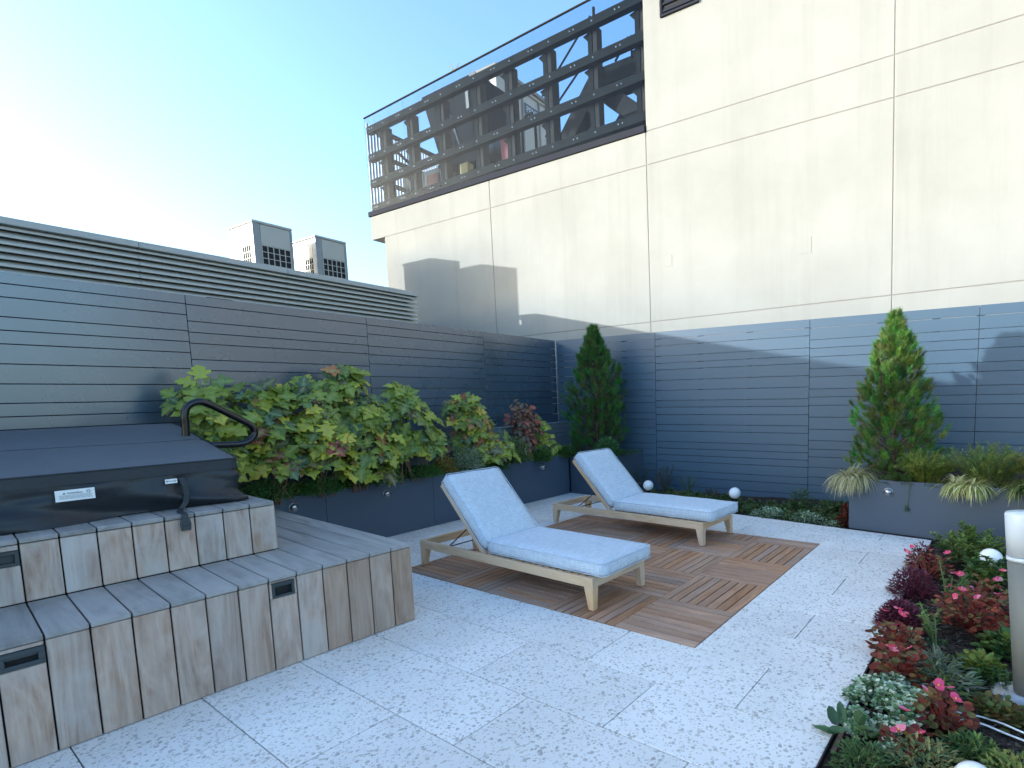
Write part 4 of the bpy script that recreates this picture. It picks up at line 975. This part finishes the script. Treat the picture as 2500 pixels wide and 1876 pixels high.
hydrangea('leafy green hydrangea farthest left, behind the spa handrail', (-4.30, -.98, .60), [((-4.22, -1.02, 1.62), (.20, .26, .20)), ((-4.18, -.95, 1.25), (.22, .22, .30)), ((-4.20, -.98, 1.0), (.20, .2, .2))], 22, .150, 11, (0, .05, .01, .05))
hydrangea('large mixed green hydrangea with red and yellow leaves at its foot', (-4.33, -.55, .60), [((-4.20, -.58, 1.42), (.24, .30, .36)), ((-4.10, -.45, 1.12), (.26, .30, .30)), ((-4.12, -.50, .95), (.22, .32, .25))], 34, .155, 12, (0, .12, .09, .20))
hydrangea('lime and yellow-green hydrangea in the middle of the long planter', (-4.33, .0, .60), [((-4.20, -.12, 1.45), (.24, .30, .32)), ((-4.08, -.05, 1.15), (.26, .32, .30)), ((-4.10, -.02, .92), (.22, .3, .22))], 32, .155, 13, (0, .26, .06, .12))
hydrangea('tallest hydrangea with an upright leafy shoot above its neighbours', (-4.33, .42, .60), [((-4.28, .30, 1.72), (.12, .16, .20)), ((-4.20, .38, 1.38), (.22, .28, .25)), ((-4.10, .42, 1.08), (.25, .28, .30)), ((-4.12, .45, .88), (.2, .25, .2))], 34, .155, 14, (0, .08, .03, .08))
hydrangea('broad blue-green hydrangea left of the nearer lounger backrest', (-4.36, 1.0, .60), [((-4.24, .92, 1.52), (.16, .20, .18)), ((-4.20, 1.0, 1.22), (.24, .34, .28)), ((-4.16, 1.08, .98), (.24, .36, .22))], 30, .150, 15, (0, .05, .01, .06))
hydrangea('rounded hydrangea with rusty right side behind the nearer backrest', (-4.42, 2.05, .60), [((-4.30, 1.98, 1.38), (.18, .26, .20)), ((-4.26, 2.12, 1.08), (.24, .36, .30)), ((-4.20, 2.30, .86), (.2, .34, .18))], 34, .145, 16, (0, .16, .12, .12))
hydrangea('small lime green leafy shrub beside the burgundy one', (-4.42, 3.55, .60), [((-4.36, 3.52, .98), (.14, .16, .16)), ((-4.32, 3.58, .82), (.14, .16, .12))], 8, .12, 17, (0, .15, .0, .05), name='lime_shrub', group=None)
def oval_mesh(seed):
    mb = MB(); rn = random.Random(seed); dr = rn.uniform(.1, .4); rib = []
    pts = [(0, 0), (.22, .15), (.36, .4), (.33, .66), (.16, .9), (0, 1.0)]
    for s in (1, -1):
        o_ = len(mb.v)
        for x, y in pts: mb.v += [(0, y, -dr * y * y), (x * s, y, .12 * x - dr * y * y)]; rib += [.6, 0]
        for i in range(len(pts) - 1):
            a = o_ + 2 * i; f = (a, a + 1, a + 3, a + 2); mb.f.append(f if s > 0 else f[::-1])
    me = mb.mesh('leaf', True); at = me.attributes.new('rib', 'FLOAT', 'POINT'); at.data.foreach_set('value', rib); me.materials.append(M['leaf']); return me
OVAL = [oval_mesh(s) for s in range(4)]
hydrangea('burgundy-leaved shrub standing in front of the pale grey slatted box', (-4.45, 3.12, .60), [((-4.40, 3.10, 1.32), (.16, .22, .20)), ((-4.36, 3.22, 1.15), (.16, .28, .16)), ((-4.36, 3.12, .92), (.14, .16, .22))], 30, .095, 18, name='burgundy_shrub', group=None, mesh=OVAL, pal=[(.16, .018, .035), (.10, .022, .035), (.22, .02, .05), (.085, .035, .045), (.06, .03, .04)], per=(6, 9))

# ------------------------------------------------------------------ pines
def pine(label, base, prof, ntuft, nl, seed, tipcol, hx=0):
    """prof: list of (z above base, radius)"""
    rn = random.Random(seed); t = thing('small_pine', label, 'pine tree', base); Ht = prof[-1][0]
    def rad(z):
        for (z0, r0), (z1, r1) in zip(prof[:-1], prof[1:]):
            if z0 <= z <= z1: return r0 + (r1 - r0) * (z - z0) / (z1 - z0)
        return .02
    link('trunk', MB().tube([(0, 0, -.05), (.01, .0, Ht * .4), (0, 0.01, Ht * .97)], [.032, .022, .006], 8).mesh('trunk', True), 'bark', t)
    br = MB(); nd = MB(); bud = MB(); i = 0
    while i < ntuft:
        z = Ht * (rn.random() ** .80); r = rad(z)
        a = rn.uniform(0, 6.283); k = rn.random() ** .32; lump = 1 + .16 * math.sin(3 * a + z * 7 + seed) + .10 * math.sin(7 * a - z * 11)
        rr = max(0, r * k * lump - .035); p = Vector((rr * math.cos(a), rr * math.sin(a), z)); i += 1
        o = Vector((math.cos(a) * .75, math.sin(a) * .75, .75 + .9 * (z / Ht))).normalized(); o = (o + Vector((rn.uniform(-.35, .35), rn.uniform(-.3, .3), rn.uniform(-.1, .3)))).normalized()
        if k > .55 and i % 3 == 0:
            q = Vector((0, 0, max(.02, z - r * .45))); br.tube([q, q.lerp(p, .6) + Vector((0, 0, -.02)), p], [.008, .006, .004], 4)
        X = o.orthogonal().normalized(); Y = o.cross(X); shoot = rn.uniform(.06, .10)
        depth = k; lum = .65 + .6 * depth * (.5 + .5 * z / Ht); base_c = (.070, .140, .030)
        mixk = tipcol[3] * rn.random(); tc = tuple((b * (1 - mixk) + c * mixk) * rn.uniform(.6, 1.35) for b, c in zip(base_c, tipcol))
        for q in range(nl):
            u = rn.random() ** .8; aa = rn.uniform(0, 6.283); open_ = 1.25 - .95 * u
            d = (o * (1 - .35 * open_) + (X * math.cos(aa) + Y * math.sin(aa)) * open_ * .8).normalized(); L = rn.uniform(.055, .085); pp = p + o * shoot * u
            sd_ = d.cross(Vector((rn.uniform(-1, 1), rn.uniform(-1, 1), rn.uniform(-1, 1))))
            if sd_.length < .1: continue
            sd_ = sd_.normalized() * .0020; e = pp + d * L
            nd.add([tuple(pp - sd_), tuple(pp + sd_), tuple(e)], [(0, 1, 2)], tuple(c * (.85 + .4 * rn.random()) for c in tc))
        if depth > .8 and rn.random() < .12:
            e = p + o * (shoot + .012); bud.tube([e - o * .02, e + o * .004], [.0045, .002], 5)
    link('branch', br.mesh('branch', True), 'bark', t)['kind'] = 'stuff'; link('crown', nd.mesh('crown'), 'needles', t)['kind'] = 'stuff'
    if bud.v: link('bud', bud.mesh('bud'), 'frost', t)['kind'] = 'stuff'
    return t
pine('narrow dark green pine in the corner planter behind the loungers', Bp(-3.66, 4.72, .60), [(0, .36), (.25, .47), (.7, .47), (1.15, .50), (1.38, .40), (1.55, .28), (1.72, .20), (1.9, .12), (2.05, .05)], 950, 100, 3, (.095, .18, .04, .8))
pine('broad bright green pine in the right-hand planter', Bp(.82, 4.33, .52), [(0, .42), (.15, .52), (.45, .52), (.75, .44), (1.05, .36), (1.3, .27), (1.5, .19), (1.68, .11), (1.84, .04)], 1000, 105, 5, (.185, .29, .055, .95))

# ------------------------------------------------------------------ grasses and ferny plants in the right planter
def tuft(label, base, n, L, W, pal, name='grass_tuft', cat='grass', spread=1.0, droop=1.3, up_=.9, bias=(0, 0), group=None, rad=.04):
    t = thing(name, label, cat, base, group=group); mb = MB()
    for _ in range(n):
        a = U(0, 6.283); d = Vector((math.cos(a) * spread + bias[0], math.sin(a) * spread + bias[1], up_ * U(.5, 1.4))); c = vary(random.choice(pal), .22)
        blade(mb, (U(-rad, rad), U(-rad, rad), 0), d, L * U(.6, 1.1), W * U(.7, 1.3), c, 6, droop * U(.7, 1.4))
    link('blades', mb.mesh('blades'), 'foliage', t)['kind'] = 'stuff'; return t
STRAW = [(.42, .38, .20), (.50, .47, .27), (.33, .33, .13), (.24, .26, .07), (.55, .50, .33)]
tuft('pale straw grass spilling over the left corner of the right planter', (.13, 3.56, .575), 520, .36, .009, STRAW, bias=(-.35, -.55), droop=2.6, rad=.09, up_=.6)
tuft('striped yellow and green grass hanging over the planter front on the right', (1.20, 3.43, .575), 460, .28, .012, [tuple(c * 1.3 for c in q) for q in STRAW[:3]] + [(.40, .44, .12), (.22, .30, .07)], bias=(-.1, -.6), droop=2.4, rad=.10, up_=.6)
tuft('green and gold grass at the right edge of the right planter', (1.70, 3.42, .575), 340, .32, .011, [(.12, .17, .04), (.20, .23, .06), (.34, .34, .14), (.09, .13, .03)], bias=(-.2, -.4), droop=2.0, rad=.10, up_=.7)
def ferny(label, base, r, h, n, pal, name='feathery_plant', cat='plant', leafL=.020, leafW=.006, bias=(0, 0), fl=None, group=None):
    t = thing(name, label, cat, base, group=group); mb = MB(); st = MB()
    for _ in range(n):
        a = U(0, 6.283); k = math.sqrt(random.random()); p = Vector((r * k * math.cos(a) * .5, r * k * math.sin(a) * .5, 0)); tip = Vector((r * k * math.cos(a) * 1.2 + bias[0] * h, r * k * math.sin(a) * 1.2 + bias[1] * h, h * U(.5, 1.1) * (1 - .3 * k)))
        path = smooth([p, p.lerp(tip, .5) + Vector((0, 0, .15 * h)), tip], 6); c0 = vary(random.choice(pal), .2)
        st.tube(path[::3] + [path[-1]], .0012, 3, False, col=(c0[0] * 1.2, c0[1], c0[2]))
        for i in range(3, len(path)):
            for q in range(4): lance(mb, path[i] + Vector((U(-.006, .006), U(-.006, .006), U(-.01, .01))), rdir(-.2, .9), leafL * U(.6, 1.3), leafW, vary(c0, .2))
    link('stem', st.mesh('stem'), 'foliage', t)['kind'] = 'stuff'; link('foliage', mb.mesh('foliage'), 'foliage', t)['kind'] = 'stuff'; return t
ferny('feathery yellow-green plant at the foot of the broad pine', (.82, 3.62, .54), .24, .36, 190, [(.20, .27, .045), (.28, .30, .06), (.13, .20, .04)], leafL=.04, leafW=.006)
ferny('taller hazy green plant right of the broad pine', (1.36, 3.66, .54), .32, .44, 230, [(.17, .25, .06), (.24, .28, .06), (.11, .18, .06)], leafL=.038, leafW=.006)
ferny('olive green leafy plant at the far right of the planter', (1.88, 3.60, .54), .30, .42, 190, [(.20, .24, .05), (.26, .21, .06), (.14, .18, .05)], leafL=.04, leafW=.006)
ferny('low bright green trailing plant along the planter rim below the pine', (.62, 3.51, .55), .14, .10, 50, [(.06, .13, .025), (.11, .15, .03)], leafL=.02, leafW=.006)
tr = thing('trailing_plant', 'single green stem trailing down the front of the right planter', 'plant', (.712, 3.445, .57))
mb = MB(); pth = smooth([(0, .02, .03), (0, -.03, .0), (-.015, -.035, -.12), (-.03, -.035, -.27)], 6); mb.tube(pth, .003, 5, col=(.12, .17, .05))
for p in pth[4:]:
    for q in range(2): lance(mb, p, rdir(-.6, .4), .022, .005, vary((.10, .16, .04)))
for q in range(40): lance(mb, pth[-1] + Vector((U(-.015, .015), U(-.01, .01), U(-.03, .02))), rdir(-.8, .6), .03, .006, vary((.07, .14, .03)))
link('foliage', mb.mesh('foliage'), 'foliage', tr)

# ------------------------------------------------------------------ low cover along the planters (nobody could count it)
def carpet(name, pts, n, pal, leafL=.016, leafW=.009, h=.05, spread=.08, kind='stuff', label=None, cat=None, group=None):
    mb = MB()
    for _ in range(n):
        i = random.randrange(len(pts)); p = pts[i]; sp = p[3] if len(p) > 3 else spread; a = U(0, 6.283); k = math.sqrt(random.random()) * sp
        q = Vector((p[0] + k * math.cos(a), p[1] + k * math.sin(a), p[2] + h * (1 - (k / sp) ** 2) * U(.2, 1)))
        if random.random() < .5: lance(mb, q, rdir(0, .9), leafL * U(.7, 1.5), leafW, vary(random.choice(pal), .25))
        else: rleaf(mb, q, rdir(-.1, .7), leafL * U(.7, 1.3), leafW * 1.6, vary(random.choice(pal), .25))
    o = link(name, mb.mesh(name), 'foliage')
    if kind: o['kind'] = kind
    if label: tag(o, label, cat, group)
    return o
rim = []
y = -1.05
while y < 3.95: rim.append((-4.42 + U(-.03, .02), y, .63, U(.06, .11))); rim.append((-4.55, y, .64, .10)); y += .07
carpet('ground_cover', rim, 14000, [(.14, .26, .05), (.11, .21, .05), (.18, .28, .06), (.24, .30, .08)], .036, .016, .17)
carpet('ground_cover', [(-4.2 + .07 * i, 4.15 + .12 * (i % 4), .62, .11) for i in range(12)], 2600, DARKG + GREEN[:1], .022, .009, .10)
carpet('ground_cover', [(.20 + .08 * i, 3.55 - .0094 * i + .1 * (i % 3), .54, .1) for i in range(24)], 3000, DARKG + [(.10, .12, .03), (.14, .10, .03)], .020, .008, .05)
def clump(label, x, y, z, r, h, n, pal, L, W, name='low_plant', cat='plant', rd=False, up_=(-.1, .9), group=None):
    t = thing(name, label, cat, (x, y, z), group=group); mb = MB()
    for _ in range(n):
        d = rdir(0, 1); k = random.random() ** .4; q = Vector((d.x * r * k, d.y * r * k, d.z * h * k)); dd = (d + rdir() * .7); dd.z = abs(dd.z) * .6
        (rleaf if rd else lance)(mb, q, dd, L * U(.6, 1.3), W * U(.8, 1.2), vary(random.choice(pal), .22))
    link('foliage', mb.mesh('foliage'), 'foliage', t)['kind'] = 'stuff'; return t
LP = -4.34
def lclump(label, x, y, z, r, h, n, pal, L, W, name='low_plant', cat='plant'):
    return clump(label, x + .03, y, z, r * 1.1, h * 1.5, int(n * 2.0), [tuple(c * 1.9 for c in q) for q in pal], L * 1.35, W * 1.9, name, cat)
lclump('feathery green tuft spilling over the left planter above its first joint', LP + .02, -.10, .645, .16, .10, 420, [(.04, .10, .02), (.06, .12, .025)], .05, .004, 'trailing_plant')
lclump('bushy small-leaved green plant on the planter rim beside the timber deck', LP - .05, -.62, .65, .22, .15, 620, DARKG, .024, .010)
lclump('dusty green small-leaved plant under the tallest hydrangea', LP - .02, .58, .65, .22, .14, 560, [(.08, .12, .045), (.06, .10, .035)], .026, .009)
lclump('silvery variegated clump beside the rounded hydrangea', LP - .04, 1.82, .66, .19, .21, 460, [(.20, .24, .16), (.12, .17, .10), (.26, .28, .20)], .05, .011)
lclump('yellow-orange low clump left of the silvery one', LP - .04, 1.48, .66, .14, .15, 300, [(.19, .17, .04), (.13, .14, .03), (.17, .10, .035)], .026, .008)
lclump('mossy dark green mound on the planter rim in the middle', LP - .02, 1.16, .65, .20, .10, 520, [(.045, .11, .02), (.035, .085, .02)], .026, .007)
lclump('greens hanging over the rim behind the nearer backrest', LP + .03, 2.32, .60, .13, .12, 320, [(.05, .10, .025), (.035, .075, .02)], .03, .009, 'trailing_plant')
lclump('bushy olive plant in front of the burgundy shrub', LP - .06, 2.72, .66, .24, .24, 620, [(.09, .13, .04), (.06, .095, .03), (.12, .14, .06)], .030, .011)
lclump('greens hanging above the small dome light', LP + .03, 3.22, .60, .10, .16, 320, [(.05, .10, .025), (.07, .12, .03)], .04, .009, 'trailing_plant')
lclump('trailing greens at the planter corner beside the far backrest', LP + .03, 3.85, .60, .10, .14, 260, [(.045, .09, .02), (.06, .11, .03)], .04, .008, 'trailing_plant')
lclump('dark bushy plant at the foot of the narrow pine on the right', *Bp(-3.30, 4.40, .62), .20, .20, 520, [(.045, .095, .035), (.06, .12, .045)], .036, .013)
for k, (yy, zz) in enumerate(((2.90, .80), )):
    o = link('plant_label', MB().box(-.003, .003, -.012, .012, 0, .10).mesh('plant_label', bevel=.001), 'white', None, (-4.32, yy, zz - .05), (.15, .1, 0)); tag(o, 'small white plant tag stuck in beside the burgundy shrub', 'plant tag')

# ------------------------------------------------------------------ bed with the globe lights
bb = []
for i in range(60): x = -3.3 + 3.35 * i / 60; bb.append((x, 3.66 - .117 * x + U(.0, .7), -.05, U(.06, .13)))
carpet('ground_cover', bb, 15000, DARKG + [(.11, .16, .04), (.15, .14, .05), (.18, .22, .10)], .034, .015, .13)
VARG = [(.28, .38, .24), (.42, .50, .34), (.13, .22, .10), (.52, .58, .44), (.09, .17, .07)]
clump('variegated pale green groundcover by the paving edge, left patch', -.92, 3.78, -.04, .25, .13, 900, VARG, .026, .017, rd=True)
clump('variegated pale green groundcover by the paving edge, right patch', -.44, 3.74, -.04, .22, .13, 760, VARG, .026, .017, rd=True)
clump('small pale groundcover patch left of the planter corner', -.10, 3.66, -.04, .12, .07, 220, VARG, .024, .015, rd=True)
clump('dark red leafy plant squeezed beside the right planter corner', .02, 3.70, -.04, .09, .26, 260, [(.14, .025, .02), (.20, .05, .03), (.09, .02, .02)], .05, .03, rd=True)
clump('dark green leafy plant against the fence near the right planter', -.30, 4.35, -.05, .24, .20, 420, DARKG, .05, .02)
clump('upright dark green plant behind the variegated groundcover', -.72, 4.45, -.05, .18, .28, 360, DARKG, .05, .018)
clump('yellow-green leafy clump right of the far globe light', -2.45, 4.15, -.05, .22, .17, 380, [(.14, .18, .04), (.10, .14, .035), (.17, .13, .04)], .045, .020)
clump('dark bushy clump between the two far globe lights', -1.95, 4.10, -.05, .26, .18, 520, DARKG + [(.09, .06, .03)], .04, .014)
def spiky(label, x, y, n, h, pal, z=-.06, group=None):
    t = thing('stemmy_plant', label, 'plant', (x, y, z), group=group); mb = MB()
    for _ in range(n):
        a = U(0, 6.283); tip = Vector((math.cos(a) * h * .35, math.sin(a) * h * .35, h * U(.6, 1.05))); c = vary(random.choice(pal)); p = smooth([(0, 0, 0), tip * .5 + Vector((0, 0, .03)), tip], 5); mb.tube(p, [.005] * (len(p) - 1) + [.002], 5, col=c)
        for q in p[4:]:
            for _k in range(4): lance(mb, q, rdir(0, .9), .035, .008, vary(c, .2))
    link('foliage', mb.mesh('foliage'), 'foliage', t)['kind'] = 'stuff'; return t
spiky('leafy grey-green stems against the fence left of the pink begonias', -3.42, 4.55, 12, .50, [(.10, .14, .07), (.07, .10, .05)])
spiky('bare upright stalks against the fence left of the far globe light', -3.02, 4.72, 14, .46, [(.15, .14, .10), (.10, .11, .07)])
spiky('thin green sprigs right of the far globe light', -2.55, 4.65, 7, .34, [(.10, .15, .06)])
spiky('short brown stalks in the middle of the globe light bed', -2.0, 4.35, 10, .24, [(.13, .10, .07), (.08, .08, .05)])

# ------------------------------------------------------------------ begonias and neighbours in the right bed
BEG = [(.17, .03, .02), (.26, .07, .035), (.13, .035, .02), (.20, .12, .04), (.12, .015, .015), (.12, .12, .04), (.10, .03, .02)]
def flower_mesh(seed):
    mb = MB(); rn = random.Random(seed)
    for k in range(4):
        a = k * math.pi / 2 + rn.uniform(-.25, .25); d = Vector((math.cos(a), math.sin(a), .35)); L = 1.0 if k % 2 == 0 else .7; pk = (.80, .10, .24) if rn.random() < .7 else (.85, .30, .42)
        rleaf(mb, (0, 0, 0), d, L, L * 1.05, tuple(c * rn.uniform(.8, 1.1) for c in pk), n=(0, 0, 1), cup=-.1)
    mb.tube([(0, 0, .02), (0, 0, .22)], [.14, .10], 6, col=(.80, .60, .10)); me = mb.mesh('flower', True); me.materials.append(M['petal']); return me
FL = [flower_mesh(s) for s in range(5)]
def begonia(label, x, y, r, h, nleaf, nfl, seed, L=.055, z=-.02, fs=.030, pal=BEG):
    rn = random.Random(seed); t = thing('begonia', label, 'flower', (x, y, z), group='bronze-leaved begonias in the flower beds'); mb = MB(); st = MB()
    for i in range(int(nleaf * 2.8)):
        a = rn.uniform(0, 6.283); k = rn.random() ** .6; p = Vector((math.cos(a) * r * k, math.sin(a) * r * k, h * (.25 + .75 * rn.random()) * (1 - .35 * k)))
        if i % 3 == 0: st.tube([(0, 0, 0), p * .6, p], .0028, 4, False, col=(.22, .04, .03))
        d = Vector((math.cos(a) + rn.uniform(-.4, .4), math.sin(a) + rn.uniform(-.4, .4), rn.uniform(-.3, .5))); c = pal[rn.randrange(len(pal))]
        rleaf(mb, p, d, L * .62 * rn.uniform(.45, 1.5), L * .62 * rn.uniform(.55, 1.05), vary(c, .2), n=(rn.uniform(-.3, .5), rn.uniform(-.7, .1), 1))
    link('stem', st.mesh('stem'), 'foliage', t)['kind'] = 'stuff'; link('foliage', mb.mesh('foliage', True), 'foliage', t)['kind'] = 'stuff'
    for i in range(nfl):
        a = rn.uniform(0, 6.283); k = rn.random() ** .5; p = Vector((math.cos(a) * r * k, math.sin(a) * r * k, h * rn.uniform(.78, 1.12)))
        o = link('flower', FL[rn.randrange(5)], None, t, p, (rn.uniform(.1, .9), rn.uniform(-.5, .5), rn.uniform(0, 6.28))); o.scale = (fs * rn.uniform(.75, 1.2),) * 3
    return t
begonia('red-bronze begonia with pink flowers above the purple foliage', 1.02, 2.10, .16, .26, 46, 4, 21)
begonia('large red-bronze begonia with many pink flowers beside the bollard', 1.36, 1.15, .21, .30, 95, 9, 22, .062)
begonia('red begonia with pink flowers behind the large one', 1.40, 1.60, .15, .26, 50, 5, 23)
begonia('red begonia with pink flowers at the paving edge below the purple mound', 1.035, .52, .13, .24, 62, 5, 24, .062)
begonia('glossy dark red begonia with broad leaves above the variegated patch', 1.09, .24, .12, .22, 40, 3, 25, .080)
begonia('red begonia with one bright pink flower beside the white cables', 1.335, -.14, .11, .20, 44, 4, 26, .066, fs=.034)
begonia('small red begonia near the bottom edge of the bed', 1.20, -.42, .07, .17, 24, 3, 27, .05)
begonia('pale pink begonias beside the stemmy plant behind the far lounger', -3.20, 4.32, .18, .20, 40, 5, 28, .05, -.05, .036)
PUR = [(.10, .018, .040), (.14, .025, .055), (.07, .015, .035), (.17, .05, .075)]
clump('dense round purple mound at the paving edge', .985, .98, -.03, .150, .19, 2600, PUR, .032, .010, 'purple_plant')
clump('loose purple plant leaning over the paving behind the round mound', .975, 1.62, -.03, .17, .23, 1900, PUR, .034, .010, 'purple_plant')
clump('small dark red plant farthest along the paving edge', .945, 2.35, -.03, .12, .24, 900, PUR + BEG[:2], .034, .012, 'purple_plant')
def lamium(label, pts, n, group=None):
    x, y = pts[0][:2]; t = thing('variegated_plant', label, 'plant', (x, y, -.02), group=group); mb = MB()
    for _ in range(n):
        p = random.choice(pts); d = rdir(0, 1); k = random.random() ** .35; q = Vector((p[0] - x + d.x * p[2] * k, p[1] - y + d.y * p[2] * k, .02 + d.z * p[3] * k)); c = random.choice(VARG)
        for j in range(3):
            c2 = tuple(v * (1.25 if j == 2 else 1) for v in c)
            rleaf(mb, q + Vector((0, 0, .004 * j)), rdir(0, .5), .020 * U(.7, 1.3), .017 * U(.8, 1.2), vary(c2, .15), n=(U(-.4, .4), U(-.6, .2), 1))
    link('foliage', mb.mesh('foliage'), 'foliage', t)['kind'] = 'stuff'; return t
lamium('large mint green variegated mat spilling onto the paving', [(1.10, -.06, .11, .10), (1.0, .0, .09, .09), (1.18, -.14, .10, .10), (1.22, -.03, .08, .09), (1.08, .10, .08, .08), (.95, -.08, .06, .06)], 1250)
lamium('mint green variegated sprigs near the bottom of the bed', [(1.20, -.34, .07, .10), (1.10, -.30, .05, .07), (1.16, -.46, .05, .07)], 420)
lamium('mint green variegated sprigs under the paving-edge begonia', [(1.02, .40, .07, .08), (1.10, .62, .07, .10), (1.06, .75, .05, .07), (1.0, .30, .05, .06)], 460)
lamium('small mint green patch at the very corner of the bed', [(1.01, -.38, .05, .07), (.99, -.26, .04, .05)], 170)
clump('big smooth green leaves reaching over the paving at the bed corner', .985, -.40, .0, .09, .07, 16, [(.10, .19, .07), (.13, .22, .08), (.08, .15, .07)], .10, .050, 'broad_leaf_plant', rd=True)
clump('grey-green narrow-leaved plant in the middle of the right bed', 1.28, .24, -.02, .16, .20, 420, [(.12, .17, .12), (.17, .21, .15), (.08, .12, .07), (.15, .20, .06)], .062, .014, 'sage_plant')
clump('yellow-green frilly plant left of the bollard foot', 1.44, .60, -.02, .11, .09, 240, [(.18, .22, .03), (.12, .18, .03)], .035, .030, rd=True)
clump('green frilly plant beside the bollard post', 1.56, .92, -.02, .14, .13, 300, [(.06, .13, .04), (.09, .17, .05), (.14, .2, .04)], .050, .038, rd=True)
clump('low green mat in front of the bollard foot', 1.49, .50, -.02, .12, .06, 300, [(.07, .14, .035), (.05, .10, .03)], .024, .018, rd=True)
clump('bronze and olive low mat in front of the bollard base plate', 1.52, .14, -.02, .13, .07, 300, [(.16, .09, .03), (.12, .11, .03), (.10, .13, .03)], .034, .028, rd=True)
clump('dark green leafy plant under the lower cable', 1.44, -.28, -.02, .11, .10, 714, DARKG + GREEN, 0.029, 0.010)
clump('green plant with toothed leaves at the bottom of the bed', 1.30, -.52, -.02, .16, .15, 714, [(.13, .19, .07), (.20, .19, .06), (.09, .13, .06), (.24, .24, .10)], 0.032, 0.011)
clump('yellow-green leafy plant at the bottom right of the bed', 1.62, -.42, -.02, .18, .14, 714, [(.20, .26, .05), (.27, .28, .06), (.13, .18, .05)], 0.032, 0.011)
clump('dark leafy plant right of the bed corner', 1.08, -.62, -.02, .12, .14, 510, DARKG + [(.09, .13, .04)], 0.028, 0.010)
ferny('tall leafy green plant rising in front of the right planter', (1.30, 2.55, -.02), .26, .40, 46, GREEN + [(.14, .19, .05)], 'leafy_plant', leafL=.055, leafW=.020)
ferny('green drooping plant in front of the globe near the bollard', (1.42, 2.02, -.02), .14, .26, 22, DARKG + GREEN, 'leafy_plant', leafL=.065, leafW=.026)
spiky('upright yellow-green stem with pale leaves below the large begonia', 1.215, .72, 5, .26, [(.14, .20, .06), (.20, .24, .08)], -.02)
spiky('green upright plant in the middle of the begonias', 1.22, 1.42, 8, .30, [(.10, .18, .05), (.14, .2, .06)], -.02)
clump('far dark leafy plants at the right edge of the bed', 1.85, 2.3, -.02, .30, .24, 500, DARKG, .05, .02)
clump('leafy filler near the fence side of the bollard', 1.78, 1.35, -.02, .26, .16, 460, DARKG + [(.09, .12, .03)], .045, .02)
carpet('ground_cover', [(U(1.0, 1.9), U(-.7, 3.3), -.02, .07) for _ in range(26)], 1500, DARKG + [(.09, .13, .03)], .022, .012, .03)

# a few bits of leaf litter on the pavers by the corner of the wooden tiles
mb = MB()
for _ in range(46):
    x, y = random.choice([(.25, 2.85), (.45, 2.6), (.12, 3.1), (.5, 2.0), (.7, 3.0)]); p = Vector((x + random.gauss(0, .14), y + random.gauss(0, .16), .003)); a = U(0, 6.28)
    lance(mb, p, (math.cos(a), math.sin(a), U(-.05, .2)), U(.015, .045), U(.003, .008), vary(random.choice([(.10, .08, .05), (.16, .12, .07), (.06, .05, .04)])), droop=-.2)
link('leaf_litter', mb.mesh('leaf_litter'), 'foliage')['kind'] = 'stuff'
